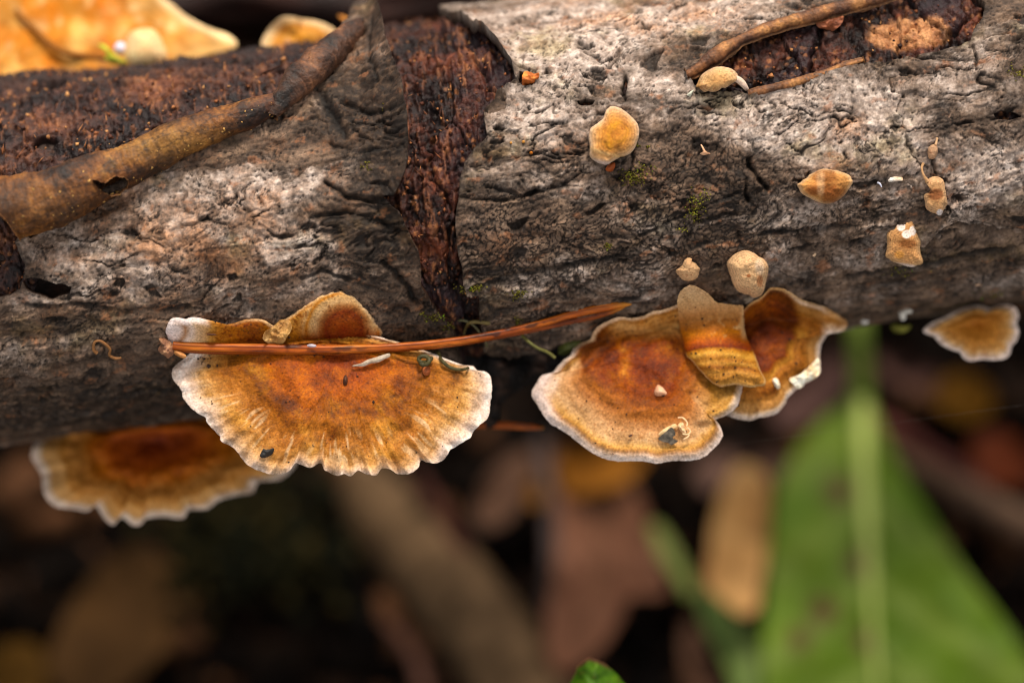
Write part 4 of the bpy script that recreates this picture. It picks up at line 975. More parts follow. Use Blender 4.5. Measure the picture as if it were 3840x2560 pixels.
def over(pts, gap, floor=-9):
    x = np.array([p[0] for p in pts], float); y = np.array([p[1] for p in pts], float)
    xs = np.linspace(0, 1, 200); k = np.linspace(0, 1, len(pts))
    X = np.interp(xs, k, x); Y = np.interp(xs, k, y)
    z = np.maximum(topz(X, Y) + gap, floor)
    zz = np.array([z[max(0, i - 22):i + 23].max() for i in range(200)])
    zz = np.convolve(np.pad(zz, 20, mode='edge'), np.ones(41) / 41, 'valid')
    zi = np.interp(k, xs, zz)
    return [(a, b, c, p[2]) for a, b, c, p in zip(x, y, zi, pts)]
NP1 = [(648, 1296, 15), (700, 1300, 17), (820, 1304, 17.5), (980, 1307, 18), (1150, 1310, 17.5), (1300, 1309, 16.5), (1450, 1303, 15.5), (1600, 1292, 15), (1750, 1273, 14.5), (1900, 1245, 13.5), (2050, 1207, 13), (2150, 1178, 14), (2250, 1156, 15), (2310, 1146, 13), (2345, 1142, 8), (2369, 1141, 1.5)]
NP2 = [(660, 1310, 12), (820, 1316, 12), (980, 1317, 12), (1300, 1318, 12), (1600, 1300, 11), (1750, 1281, 11), (1900, 1254, 11), (2020, 1230, 11), (2120, 1207, 12), (2210, 1188, 13), (2280, 1170, 12), (2320, 1157, 8), (2345, 1149, 2)]
pn1 = over(NP1, 0.025, 1.10); pn2 = over(NP2, -0.01, 1.04)
NEEDLE = empty('pine_needle', p2l(*pn1[1][:3]), 'long rust-orange pair of pine needles lying across the large left bracket fungus', 'pine needle')
tube('needle', pn1, M_NEEDLE, needle_col(500), NEEDLE, 72, 320, 0.03, 5, 5, 0.62, groove=0.035)
tube('needle', pn2, M_NEEDLE, needle_col(520, 0.15), NEEDLE, 60, 260, 0.03, 5, 6, 0.6, groove=0.03)
def bit_cap(name, outline, mat, colf, parent=None, dz=0.02, dome=0.02, curl=0.0, seed=0, nrad=14, nang=70, rag=1.0, th=0.012, z=None, tilt=(0, 0), rough=0.01):
    o = np.array(outline, float); c = o.mean(0)
    cp = Cap(outline, c, k=6, nang=nang, rag=rag, rfreq=24, seed=seed)
    z0 = float(topz(c[0], c[1])) if z is None else z
    def zf(X, Y, R, A):
        return z0 + dz + dome * (1 - R ** 2) + curl * R ** 3 * np.cos(2 * A + seed) + tilt[0] * (X - c[0]) * S + tilt[1] * (Y - c[1]) * S + rough * fbm(X * S * 12, Y * S * 12, 3, seed + 9)
    return make_cap(name, cp, zf, colf, mat, parent, nrad=nrad, th=th, edge=0.008, tops=False)
def pcol(stops, seed, f=10):
    return lambda X, Y, R, A: ramp(np.clip(0.5 + 0.8 * fbm(X * S * f, Y * S * f, 4, seed), 0, 1), stops) * (1 + 0.2 * fbm(X * S * 40, Y * S * 40, 2, seed + 1))[..., None]
ZN = pn1[0][2]
bit_cap('sheath', [(595, 1269), (619, 1267), (639, 1281), (656, 1300), (652, 1327), (632, 1342), (617, 1334), (595, 1318), (597, 1300), (603, 1288)], M_BIT, pcol([(0, (70, 48, 40)), (.5, (136, 92, 66)), (1, (196, 150, 110))], 541, 14), NEEDLE, dz=0.0, dome=0.09, rag=4, z=ZN - 0.02, rough=0.06, nrad=24, nang=100)
bit_cap('sheath_scale', [(654, 1312), (680, 1318), (699, 1334), (690, 1344), (668, 1336), (652, 1324)], M_BIT, pcol([(0, (150, 80, 30)), (1, (206, 150, 90))], 545), NEEDLE, dz=0.0, dome=0.03, z=ZN - 0.01)

# ------------------------------------------------------------------ loose bits lying on the fungi and the bark
def bit(name, label, cat, outline, stops, seed, **kw):
    mat = kw.pop('mat', M_BIT); f = kw.pop('f', 10); group = kw.pop('group', None)
    return tag(bit_cap(name, outline, mat, pcol(stops, seed, f), seed=seed, **kw), label, cat, group)
R1 = lambda pts: q(560, 1040, 3.409, pts)
R2 = lambda pts: q(1180, 1040, 3.267, pts)
R5 = lambda pts: q(1280, 860, 1.8234, pts)
R6 = lambda pts: q(2560, 860, 1.8234, pts)
R3 = lambda pts: q(2560, 0, 1.8234, pts)
RC = lambda pts: q(2300, 1500, 4.704, pts)
def oval(x, y, rx, ry, ang=0, n=10):
    a = np.linspace(0, 2 * np.pi, n, endpoint=False); c, s_ = math.cos(ang), math.sin(ang)
    return [(x + rx * math.cos(t) * c - ry * math.sin(t) * s_, y + rx * math.cos(t) * s_ + ry * math.sin(t) * c) for t in a]
zneed = float(np.interp(1168, [p[0] for p in pn1], [p[2] for p in pn1]))
bit('seed_wing', 'tiny silvery oval scale stuck on the pine needle', 'seed', oval(1169, 1296, 18, 6.5, 0.05), [(0, (150, 140, 150)), (1, (206, 196, 204))], 551, z=zneed + 0.035, rag=0.4)
bit('pale_flake', 'long pale grey flake pointing left, just below the pine needle on the big cap', 'flake', R2([(455, 1082), (570, 1050), (640, 1010), (740, 980), (905, 930), (922, 970), (860, 1000), (780, 1040), (690, 1055), (600, 1088), (540, 1090)]), [(0, (150, 132, 112)), (1, (196, 180, 160))], 552, dz=0.05, rag=0.8)
bit('dry_flake', 'crumpled straw-yellow flake standing above the pine needle on the upper lobe', 'flake', R1([(1640, 560), (1680, 538), (1800, 560), (1815, 660), (1780, 730), (1700, 850), (1560, 850), (1500, 830), (1450, 780), (1480, 690), (1560, 640)]), [(0, (120, 76, 34)), (.5, (176, 130, 70)), (1, (206, 168, 110))], 553, dz=0.06, dome=-0.02, curl=0.08, rough=0.07, nrad=24, nang=110, rag=2)
bit('black_crumb', 'black crumb at the lower left rim of the big cap', 'crumb', q(0, 860, 1.8234, [(1782, 1530), (1800, 1500), (1830, 1505), (1868, 1495), (1872, 1520), (1840, 1550), (1800, 1562), (1780, 1552)]), [(0, (14, 14, 16)), (1, (52, 50, 48))], 554, dz=0.03, dome=0.03, rag=3, rough=0.04)
bit('seed', 'small reddish-brown seed scale beside the green curl on the big cap', 'seed', oval(1599, 1390, 15, 19), [(0, (116, 50, 20)), (1, (176, 98, 52))], 555, dz=0.03, dome=0.04)
bit('dark_pellet', 'dark brown pellet in the middle of the big cap below the grey flake', 'pellet', oval(1295, 1426, 9, 20, 0.05), [(0, (36, 20, 16)), (1, (112, 66, 40))], 556, dz=0.02, dome=0.04, rag=2)
bit('bark_stick', 'short dark stick on the pale left end of the upper lobe', 'stick', oval(793, 1254, 19, 4, 0.05), [(0, (40, 22, 14)), (1, (90, 54, 34))], 557, dz=0.03, dome=0.02, rag=0.5)
bit('leaf_scrap', 'angular dark grey scrap of veined leaf on the pale rim of the broad cap', 'leaf scrap', RC([(790, 680), (920, 560), (1025, 478), (1085, 550), (1090, 620), (1045, 640), (1080, 700), (1140, 710), (1110, 750), (1020, 788), (970, 750), (900, 740)]), [(0, (38, 34, 28)), (.6, (90, 80, 68)), (1, (128, 112, 96))], 558, dz=0.05, dome=0.0, tilt=(0.15, -0.2), rag=0.6, f=22)
bit('pale_flake', 'cream flake tucked behind the angular dark leaf scrap', 'flake', RC([(800, 590), (900, 500), (1000, 450), (1090, 415), (1130, 480), (1040, 520), (930, 570), (840, 640)]), [(0, (196, 156, 104)), (1, (222, 190, 140))], 559, dz=0.03)
bit('cream_crumb', 'cream crumb with curled hairs right of the dark leaf scrap', 'crumb', RC([(1130, 450), (1190, 390), (1240, 410), (1260, 500), (1285, 570), (1240, 590), (1180, 540), (1150, 490)]), [(0, (206, 150, 90)), (1, (246, 220, 176))], 560, dz=0.04, dome=0.04, rough=0.06, rag=1.5)
bit('brown_chip', 'tiny square dark brown chip left of the dark leaf scrap', 'chip', RC([(265, 630), (310, 598), (338, 618), (300, 650), (272, 645)]), [(0, (50, 26, 16)), (1, (92, 56, 40))], 561, dz=0.03, dome=0.01, rag=0.2)
bit('pale_nub', 'pale pinkish nub on the dark red middle of the broad cap', 'nub', R5([(2140, 1110), (2160, 1065), (2185, 1070), (2215, 1100), (2228, 1130), (2180, 1142), (2150, 1135)]), [(0, (190, 110, 60)), (1, (236, 196, 160))], 562, dz=0.0, dome=0.07, rag=1)
bit('pale_nub', 'white nub low on the rightmost cap of the trio', 'nub', R6([(612, 1030), (632, 1013), (655, 1030), (668, 1075), (650, 1092), (630, 1070)]), [(0, (226, 196, 150)), (1, (250, 240, 220))], 563, dz=0.0, dome=0.06, rag=1)
bit('pale_flake', 'white frilled shred hanging at the right rim of the rightmost cap', 'flake', R6([(730, 1020), (800, 990), (880, 920), (925, 880), (938, 930), (935, 990), (880, 1030), (820, 1050), (830, 1065), (790, 1090), (760, 1060)]), [(0, (226, 176, 110)), (.5, (246, 226, 194)), (1, (252, 246, 236))], 564, dz=0.05, dome=0.04, rough=0.06, rag=2, nang=110, nrad=20)
for (x, y, r, lb) in ((1963, 532, 8, 'largest orange resin bead on grey bark right of the bare strip'), (1916, 536, 7, 'orange resin bead nearest the bare strip'), (1992, 573, 7, 'lowest pale-tipped orange resin bead below the other two beads')):
    bit('resin_bead', lb, 'resin bead', oval(x, y, r, r * 0.9), [(0, (186, 96, 24)), (1, (236, 176, 100))], int(x), dz=0.0, dome=0.05, mat=M_NEEDLE, rag=0.3, group='orange resin beads on the bark')
bit('bark_shred', 'translucent orange shred curling out of a hole at the bark edge', 'shred', q(1280, 0, 1.8234, [(1240, 585), (1236, 530), (1250, 490), (1290, 492), (1320, 505), (1352, 498), (1350, 530), (1328, 560), (1290, 582)]), [(0, (110, 48, 16)), (.6, (176, 92, 32)), (1, (226, 150, 66))], 566, dz=0.03, dome=0.05, rough=0.07, rag=2, curl=0.04)
bit('bark_shred', 'rust-red shred just below the round honey-yellow fungus', 'shred', q(2150, 340, 4.9, [(640, 1360), (700, 1320), (760, 1325), (770, 1390), (740, 1460), (690, 1490), (620, 1480), (590, 1440)]), [(0, (90, 40, 16)), (1, (176, 84, 30))], 567, dz=0.02, dome=0.04, rag=1.5, rough=0.04)
bit('wood_splinter', 'tiny pale forked splinter right of the round honey-yellow fungus', 'splinter', R3([(118, 1050), (140, 1040), (122, 990), (135, 995), (160, 1035), (190, 1050), (170, 1056), (140, 1062)]), [(0, (196, 136, 96)), (1, (236, 190, 150))], 568, dz=0.015, rag=0.5)
bit('wood_splinter', 'white splinter lying flat left of the fungus with the bent stalk', 'splinter', R3([(1388, 1235), (1420, 1212), (1460, 1205), (1500, 1208), (1505, 1235), (1470, 1240), (1430, 1245), (1392, 1250)]), [(0, (206, 170, 130)), (1, (252, 244, 234))], 569, dz=0.02, dome=0.03, rag=1.5, rough=0.04)
bit('leaf_scrap', 'grey-green triangular scrap on bark left of the bean-shaped fungus', 'leaf scrap', q(2500, 200, 5.88, [(445, 925), (500, 860), (600, 805), (570, 880), (520, 965), (480, 945)]), [(0, (160, 160, 140)), (1, (206, 204, 186))], 570, dz=0.03, rag=0.3)
bit('bark_shred', 'orange-brown flake sticking down from the upper lip of the slit', 'shred', R3([(912, 160), (960, 150), (1000, 130), (1060, 118), (1100, 112), (1090, 160), (1050, 200), (1020, 216), (970, 200), (930, 190)]), [(0, (84, 42, 24)), (1, (150, 84, 50))], 571, dz=-0.05, dome=0.0, rough=0.05, rag=2, curl=0.03)
bit('pale_flake', 'pale chip of bark low on the log right of the trio', 'flake', R6([(1990, 372), (2010, 355), (2050, 365), (2040, 385), (2000, 385)]), [(0, (170, 130, 100)), (1, (206, 170, 140))], 572, dz=0.02)
bit('pale_flake', 'tiny buff grain on bark between the pea-sized knob and the squarish fungus', 'flake', R6([(884, 180), (905, 160), (914, 170), (900, 188)]), [(0, (216, 176, 136)), (1, (240, 210, 176))], 573, dz=0.02)
bit('white_curl', 'white curled shred hanging under the log left of the fan-shaped fungus', 'shred', R6([(1485, 600), (1480, 560), (1510, 540), (1560, 545), (1568, 570), (1530, 575), (1525, 610), (1500, 625)]), [(0, (170, 160, 146)), (1, (226, 220, 208))], 574, dz=0.08, dome=0.04, rag=2, rough=0.05)
bit('green_scrap', 'yellow-green mossy scrap under the white curled shred', 'moss scrap', R6([(1425, 650), (1470, 640), (1510, 660), (1560, 650), (1540, 690), (1490, 705), (1440, 695)]), [(0, (70, 66, 24)), (1, (150, 146, 66))], 575, dz=0.06, dome=0.05, rag=4, rough=0.08, mat=M_MOSS)
bit('green_scrap', 'dark olive leaf bud in the gap under the tip of the pine needle', 'leaf scrap', R5([(1480, 830), (1500, 770), (1560, 740), (1630, 750), (1640, 790), (1600, 830), (1540, 858), (1490, 856)]), [(0, (34, 38, 16)), (1, (92, 96, 40))], 576, dz=0.1, dome=0.10, rag=1)
bit('pale_flake', 'white bits of mould low on the log left of the green stalk', 'flake', R6([(1215, 625), (1240, 605), (1270, 620), (1262, 645), (1225, 645)]), [(0, (190, 180, 170)), (1, (226, 220, 212))], 577, dz=0.03, rag=2)

def strand(name, label, pts, col, seed, cat='plant strand', r=None, base=None, gap=0.03):
    pp = []
    for p in pts:
        z = (float(topz(p[0], p[1])) + gap if base is None else base) + (p[3] if len(p) > 3 else 0)
        pp.append((p[0], p[1], z, p[2]))
    return tag(tube(name, pp, M_BIT, flatcol(col, seed, 0.35), None, 8, 60, 0.2, 8, seed, 0.7), label, cat)
strand('green_strand', 'olive strand lying along the upper right edge of the big cap', [(x, y, r) for (x, y), r in zip(R2([(1440, 900), (1500, 900), (1545, 1000), (1650, 1095), (1780, 1130), (1880, 1108), (1950, 1082)]), (5, 6, 7, 7, 6, 5, 3))], (66, 58, 24), 601)
a_ = np.linspace(0, 9.5, 22)
strand('green_curl', 'olive curled tendril on the big cap just below the needle', [(1592 + (26 - k * 0.6) * math.cos(t) , 1348 + (17 - 0.3 * k) * math.sin(t) - 8 + 0.9 * k, 8, 0.03 + 0.004 * k) for k, t in enumerate(a_)], (60, 54, 24), 602)
strand('green_strand', 'grey-green arched strand in the bare strip above the needle', [(x, y, 5, d) for (x, y), d in zip(R2([(1680, 575), (1730, 540), (1800, 525), (1900, 555), (1980, 620), (2030, 690), (2090, 780), (2110, 850)]), (0, .05, .1, .12, .1, .08, .05, .0))], (92, 86, 58), 603, base=1.02)
strand('green_strand', 'yellow-green strand crossing the arched one toward the right bark', [(x, y, r, d) for (x, y), r, d in zip(R2([(1828, 700), (1850, 620), (1890, 560), (1960, 545), (2060, 550), (2145, 562)]), (4, 5, 6, 7, 8, 8), (0, .05, .12, .14, .14, .12))], (96, 80, 40), 604, base=1.04)
strand('green_strand', 'olive strand hanging below the needle in front of the gap', [(x, y, 6, d) for (x, y), d in zip(R5([(1235, 725), (1290, 775), (1350, 815), (1400, 835), (1440, 860), (1462, 880)]), (0, .05, .05, .02, 0, 0))], (88, 84, 36), 605, base=1.05)
strand('tan_strand', 'curly tan fibre on the bark left of the big cap', [(x, y, r) for (x, y), r in zip(q(0, 860, 1.8234, [(665, 845), (640, 822), (645, 775), (680, 762), (720, 785), (752, 820), (748, 860), (790, 882), (830, 878)]), (8, 6, 5, 5, 6, 5, 5, 6, 4))], (128, 84, 44), 606, gap=0.06)
strand('white_hair', 'white bristle on bark right of the lemon-shaped fungus', [(3290, 684, 3), (3300, 690, 3.5), (3306, 702, 2)], (200, 200, 216), 607, gap=0.05)
for k, (pts, lb) in enumerate(((RC([(1140, 310), (1220, 308), (1285, 365), (1305, 420), (1290, 455)]), 'upper pale curled hair above the cream crumb'), (RC([(1300, 480), (1340, 510), (1358, 560), (1320, 600), (1270, 604), (1220, 595)]), 'pale curled hair looping round the right side of the cream crumb'), (RC([(1345, 605), (1310, 650), (1270, 670), (1240, 690)]), 'lowest short pale hair below the cream crumb'))):
    strand('pale_hair', lb, [(x, y, 2.6, 0.05) for x, y in pts], (226, 186, 140), 610 + k, 'hair')
strand('spider_thread', 'hair-thin spider thread slanting across the green leaf', [(2752, 1664, 0.2), (3200, 1606, 0.2), (3620, 1548, 0.2), (3900, 1510, 0.2)], (90, 80, 72), 620, 'spider thread', base=0.8)

# second needle, under the log between the two big fungi
FRAG = tag(tube('pine_needle', [(1640, 1588, 0.15, 13), (1750, 1590, 0.2, 14), (1850, 1592, 0.25, 14), (1960, 1598, 0.3, 14), (2020, 1603, 0.3, 8), (2040, 1605, 0.3, 1)], M_NEEDLE, needle_col(530, 0.1), None, 14, 80, 0.02, 5, 7, 0.6), 'blurred short orange pine needle poking out between the two large fungi', 'pine needle')

# ------------------------------------------------------------------ joined small stuff
OCT_V = np.array([[1, 0, 0], [-1, 0, 0], [0, 1, 0], [0, -1, 0], [0, 0, 1], [0, 0, -1]], float)
OCT_F = np.array([[0, 2, 4], [2, 1, 4], [1, 3, 4], [3, 0, 4], [2, 0, 5], [1, 2, 5], [3, 1, 5], [0, 3, 5]])
def crumbs(name, P, size, cols, mat, parent=None, stretch=None, jit=0.45):
    n = len(P); V = np.repeat(OCT_V[None], n, 0) * (1 + jit * RNG.uniform(-1, 1, (n, 6, 1)))
    sc3 = RNG.uniform(0.6, 1.3, (n, 1, 3))
    if stretch is not None: sc3 = sc3 * np.asarray(stretch)
    V = V * sc3 * np.asarray(size).reshape(n, 1, 1)
    al, be = RNG.uniform(0, 6.28, n), RNG.uniform(-0.6, 0.6, n)
    if stretch is not None: al = RNG.normal(math.pi / 2, 0.6, n)
    c, s_ = np.cos(al), np.sin(al); cb, sb = np.cos(be), np.sin(be)
    Rz = np.zeros((n, 3, 3)); Rz[:, 0, 0] = c; Rz[:, 0, 1] = -s_; Rz[:, 1, 0] = s_; Rz[:, 1, 1] = c; Rz[:, 2, 2] = 1
    Ry = np.zeros((n, 3, 3)); Ry[:, 0, 0] = cb; Ry[:, 0, 2] = sb; Ry[:, 2, 0] = -sb; Ry[:, 2, 2] = cb; Ry[:, 1, 1] = 1
    V = np.einsum('nij,nkj->nki', Rz @ Ry, V) + P[:, None]
    F = (OCT_F[None] + 6 * np.arange(n)[:, None, None]).reshape(-1, 3)
    o = link(name, V.reshape(-1, 3), F, np.repeat(cols, 6, 0), mat, parent, smooth=False)
    o['kind'] = 'stuff'
    return o
def verts_local(o):
    me = o.data; a = np.empty(len(me.vertices) * 3, np.float32); me.vertices.foreach_get('co', a)
    n = np.empty(len(me.vertices) * 3, np.float32); me.vertices.foreach_get('normal', n)
    w = a.reshape(-1, 3) + np.array(o['_o']) - np.array([0, 0, H])
    return w @ ML, n.reshape(-1, 3) @ ML
def pick(o, n, cond):
    P, Nn = verts_local(o); px, py = l2p(P)
    i = np.nonzero(cond(px, py, P, Nn))[0]
    i = RNG.choice(i, min(n, len(i)), replace=False)
    return P[i], Nn[i], px[i], py[i]
wood_o = bpy.data.objects['wood']
P, Nn, px, py = pick(ro, 900, lambda px, py, P, N_: (N_[:, 1] > -0.35) & (P[:, 2] > 0.4) & (px > -50) & (fbm(px / 90, py / 60, 3, 91) > -0.12))
crumbs('frass', P + Nn * 0.006, RNG.gamma(2, 0.0024, len(P)) + 0.002, lin((206, 156, 84)) * RNG.uniform(0.35, 1.1, (len(P), 1)), M_BIT, LOG)
P, Nn, px, py = pick(wood_o, 3000, lambda px, py, P, N_: (px > -60) & (px < 3900) & (fbm(px / 80, py / 80, 3, 92) > -0.2))
cw = ramp(RNG.random(len(P)), [(0, (40, 26, 22)), (.4, (96, 58, 38)), (.75, (150, 98, 60)), (1, (206, 156, 100))])
crumbs('wood_crumbs', P + Nn * 0.006, RNG.gamma(2.5, 0.0040, len(P)) + 0.003, cw, M_WOOD, LOG)
P, Nn, px, py = pick(wood_o, 420, lambda px, py, P, N_: (px > -60) & (px < 1800) & (fbm(px / 120, py / 120, 3, 93) > -0.05))
cw = ramp(RNG.random(len(P)), [(0, (60, 38, 28)), (.5, (130, 84, 52)), (1, (196, 140, 88))])
crumbs('wood_fibres', P + Nn * 0.008, RNG.gamma(3, 0.0018, len(P)) + 0.003, cw, M_WOOD, LOG, stretch=(6, 0.6, 0.5))
# moss on the bark
MP = [(2377, 664, 44, 26, 150), (2420, 630, 30, 12, 40), (2605, 790, 30, 46, 130), (2640, 730, 26, 20, 40), (1745, 1085, 30, 14, 70), (1790, 1080, 26, 10, 60), (1944, 1101, 24, 16, 80), (2281, 923, 12, 9, 40), (2395, 545, 8, 6, 14), (2430, 552, 8, 6, 14), (1944, 1211, 16, 22, 50), (1630, 1190, 40, 16, 90),
      (1680, 1225, 22, 12, 60), (1585, 1175, 10, 6, 20), (3810, 275, 36, 20, 50), (2560, 860, 14, 8, 24), (3700, 1105, 50, 14, 40), (1440, 330, 12, 60, 50), (1370, 620, 26, 20, 30), (3370, 1020, 60, 14, 40)]
mp = np.vstack([np.stack([RNG.normal(x, rx * 0.6, n), RNG.normal(y, ry * 0.6, n)], -1) for x, y, rx, ry, n in MP])
zz = logz(mp[:, 0], mp[:, 1], RB + 0.03)
mc = ramp(RNG.random(len(mp)), [(0, (50, 44, 20)), (.5, (92, 84, 30)), (.88, (130, 122, 44)), (1, (84, 116, 24))])
tag(crumbs('moss', p2l(mp[:, 0], mp[:, 1], zz + RNG.uniform(-0.03, 0.015, len(mp))), RNG.uniform(0.004, 0.010, len(mp)), mc, M_MOSS), 'yellow-green moss specks in the bark cracks', 'moss')
# dark specks of dirt on the caps
sp = []
for cap, n in ((c1, 110), (c1b, 60), (c2, 110), (c3, 40), (c4, 45)):
    k = RNG.integers(0, len(cap.o), n); rr = np.sqrt(RNG.uniform(0.02, 0.9, n))[:, None]
    sp.append(cap.c + rr * (cap.o[k] - cap.c))
sp.append(np.stack([RNG.normal(752, 26, 34), RNG.normal(1346, 10, 34)], -1))
sp = np.vstack(sp)
crumbs('dirt_specks', p2l(sp[:, 0], sp[:, 1], topz(sp[:, 0], sp[:, 1]) + 0.006), RNG.gamma(1.6, 0.0022, len(sp)) + 0.0022, lin((40, 24, 16)) * RNG.uniform(0.4, 1.6, (len(sp), 1)), M_BIT)

# ------------------------------------------------------------------ forest floor
def ground():
    n = 260
    u = np.linspace(-1, 1, n); ax = np.sign(u) * (np.abs(u) * 14 + np.abs(u) ** 4 * 400)
    X, Y = np.meshgrid(ax, ax + 4, indexing='ij')
    Z = 0.7 * fbm(X * 0.16, Y * 0.16, 4, 700) + 0.25 * fbm(X * 0.9, Y * 0.9, 4, 710)
    V = np.stack([X, Y, Z], -1)
    t = np.clip(0.5 + 0.9 * fbm(X * 0.5, Y * 0.5, 5, 720), 0, 1)
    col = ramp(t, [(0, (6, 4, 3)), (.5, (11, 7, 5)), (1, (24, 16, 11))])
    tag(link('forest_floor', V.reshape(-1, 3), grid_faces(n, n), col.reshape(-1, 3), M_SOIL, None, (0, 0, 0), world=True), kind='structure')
ground()

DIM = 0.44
def floor_leaf(name, label, cat, outline, h, stops, seed, centre=None, tilt=(0, 0), curl=0.25, mat=None, group=None, f=1.2, parts=None, extra=None, top=False, wave=0.15, nang=120, rag=4):
    o = np.array(outline, float); c = np.array(centre if centre is not None else o.mean(0), float)
    cp = Cap(outline, c, k=7, nang=nang, rag=rag, rfreq=30, seed=seed)
    def zf(X, Y, R, A):
        return planez(X, Y, h) + tilt[0] * (X - c[0]) * S + tilt[1] * (Y - c[1]) * S + curl * R ** 2 * (0.5 + 0.5 * np.sin(2 * A + seed)) + wave * fbm(X * S * 1.3, Y * S * 1.3, 3, seed)
    def cf(X, Y, R, A):
        col = ramp(np.clip(0.5 + 0.8 * fbm(X * S * f, Y * S * f, 4, seed + 3), 0, 1), stops)
        col = extra(col, X, Y, R, A) if extra else col
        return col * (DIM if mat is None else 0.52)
    r = empty(name, p2l(c[0], c[1], float(zf(c[0], c[1], 0.0, 0.0))), label, cat, group)
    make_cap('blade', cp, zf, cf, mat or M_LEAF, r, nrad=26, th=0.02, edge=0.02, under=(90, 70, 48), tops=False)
    def rib(pts, rr, col, nm='midrib'):
        pp = [(x, y, float(zf(x, y, *[min(float(v), 1.0) if i == 0 else float(v) for i, v in enumerate(cp.polar(x, y))])) + 0.02, w) for (x, y), w in zip(pts, rr)]
        tube(nm, pp, mat or M_LEAF, flatcol(col, seed + 5, 0.2), r, 8, 40, 0.05, 3, seed)
    return r, rib
G = 'dead leaves on the forest floor'

# the big green leaf
def exg(col, X, Y, R, A):
    x, y = X * S, Y * S
    mid = 3225 + (Y - 1270) * 0.045 + sst(1900, 2600, Y) * 30
    d = np.abs(X - mid)
    v = np.sin((Y - 1500 - d * 0.75) / 300 * 2 * np.pi * 1.0)
    col = mix(col, lin((128, 146, 60)) * np.ones_like(col), sst(0.2, 1.0, v) * 0.6)
    n = fbm(x * 0.9, y * 0.9, 4, 809); col = mix(col, lin((150, 158, 84)) * np.ones_like(col), sst(0.0, 0.5, n) * 0.25); col = mix(col, lin((60, 78, 8)) * np.ones_like(col), sst(0.0, 0.5, -n) * 0.3)
    col = mix(col, lin((96, 128, 24)) * np.ones_like(col), sst(0.2, 0.9, -v) * 0.3)
    for sx, sy, sr in ((3226, 2110, 48), (3087, 2290, 44), (2997, 2392, 36), (3242, 2402, 36), (3144, 1839, 46)):
        g = np.exp(-(((X - sx) ** 2 + (Y - sy) ** 2) / (sr * 1.25) ** 2) ** 1.5)
        col = mix(col, lin((84, 36, 24)) * np.ones_like(col), g)
    return col
r, rib = floor_leaf('green_leaf', 'large blurred green leaf with a pale midrib and brown spots, at lower right', 'leaf',
    O((1968, 905), (1930, 930), (1880, 975), (1830, 1035), (1794, 1100), (1776, 1170), (1768, 1250), (1762, 1350), (1752, 1450), (1750, 1560), (1756, 1700), (1800, 1900), (1900, 2080), (2060, 2240), (2240, 2100), (2380, 1920), (2430, 1760), (2420, 1640), (2372, 1530), (2300, 1420), (2226, 1325), (2150, 1205), (2084, 1100), (2034, 1004), (1998, 925)),
    1.2, [(0, (74, 102, 6)), (.5, (96, 124, 16)), (1, (118, 142, 34))], 801, centre=(2010 * K, 1500 * K), curl=0.25, mat=M_GREEN, extra=exg, wave=0.2, nang=200, rag=1)
rib(O((1978, 905), (1982, 1000), (1988, 1150), (1998, 1300), (2004, 1420), (2016, 1600), (2040, 1900)), (27, 29, 26, 20, 14, 8, 5), (150, 160, 84))
for pts in (O((1990, 1180), (1900, 1300), (1830, 1400)), O((1998, 1330), (1900, 1460), (1800, 1580)), O((2004, 1190), (2090, 1290), (2190, 1400)), O((2008, 1340), (2110, 1450), (2270, 1560)), O((2012, 1480), (2120, 1600), (2260, 1720))):
    rib(pts, (9, 6, 3), (92, 110, 40), 'side_vein')
zs = planez(1975 * K, 905 * K, 1.2)
tube('petiole', [(1978 * K, 930 * K, float(zs) + 0.05, 40), (1977 * K, 860 * K, float(zs) + 0.3, 36), (1974 * K, 800 * K, float(zs) + 0.6, 36), (1972 * K, 740 * K, float(zs) + 0.7, 36), (1970 * K, 640 * K, float(zs) + 0.3, 36)], M_GREEN, flatcol((92, 106, 40), 805, 0.15), r, 14, 50, 0.04, 2, 3)

floor_leaf('grass_blade', 'short pale yellow-green grass blade between the brown leaf and the straw', 'grass blade', [(2432, 1990), (2450, 1960), (2492, 1986), (2550, 2080), (2602, 2170), (2606, 2220), (2574, 2236), (2530, 2160), (2470, 2080)], 0.9, [(0, (128, 140, 62)), (1, (160, 168, 88))], 811, mat=M_GREEN, curl=0.05, wave=0.05, rag=0)
floor_leaf('green_leaf', 'narrow pale green leaf tucked under the left side of the large green leaf', 'leaf', [(2622, 2222), (2660, 2215), (2710, 2250), (2780, 2340), (2850, 2430), (2920, 2520), (2990, 2680), (2860, 2800), (2770, 2720), (2740, 2540), (2690, 2430), (2640, 2340)], 1.0, [(0, (100, 128, 56)), (1, (136, 154, 82))], 815, mat=M_GREEN, curl=0.1, rag=1)
floor_leaf('straw_leaf', 'upright curled tan dead leaf left of the large green leaf', 'leaf', [(2760, 1752), (2810, 1742), (2860, 1768), (2886, 1830), (2880, 2027), (2850, 2200), (2838, 2280), (2780, 2306), (2690, 2240), (2655, 2180), (2666, 2027), (2700, 1860)], 1.1, [(0, (196, 140, 80)), (.6, (240, 184, 116)), (1, (255, 210, 146))], 821, curl=0.5, group=G)
r, rib = floor_leaf('dead_leaf', 'large pinkish-brown dead leaf in the middle below the two big fungi', 'leaf', [(2060, 1880), (2130, 1840), (2369, 1830), (2430, 1960), (2475, 2090), (2500, 2222), (2370, 2240), (2320, 2330), (2240, 2440), (2132, 2516), (2060, 2480), (2050, 2300), (2083, 2108), (2040, 2000)], 0.7, [(0, (104, 68, 50)), (.5, (146, 98, 74)), (1, (176, 124, 98))], 825, curl=0.4, group=G, rag=8)
rib([(2240, 1860), (2260, 2050), (2230, 2250), (2160, 2460)], (10, 10, 8, 5), (100, 70, 52))
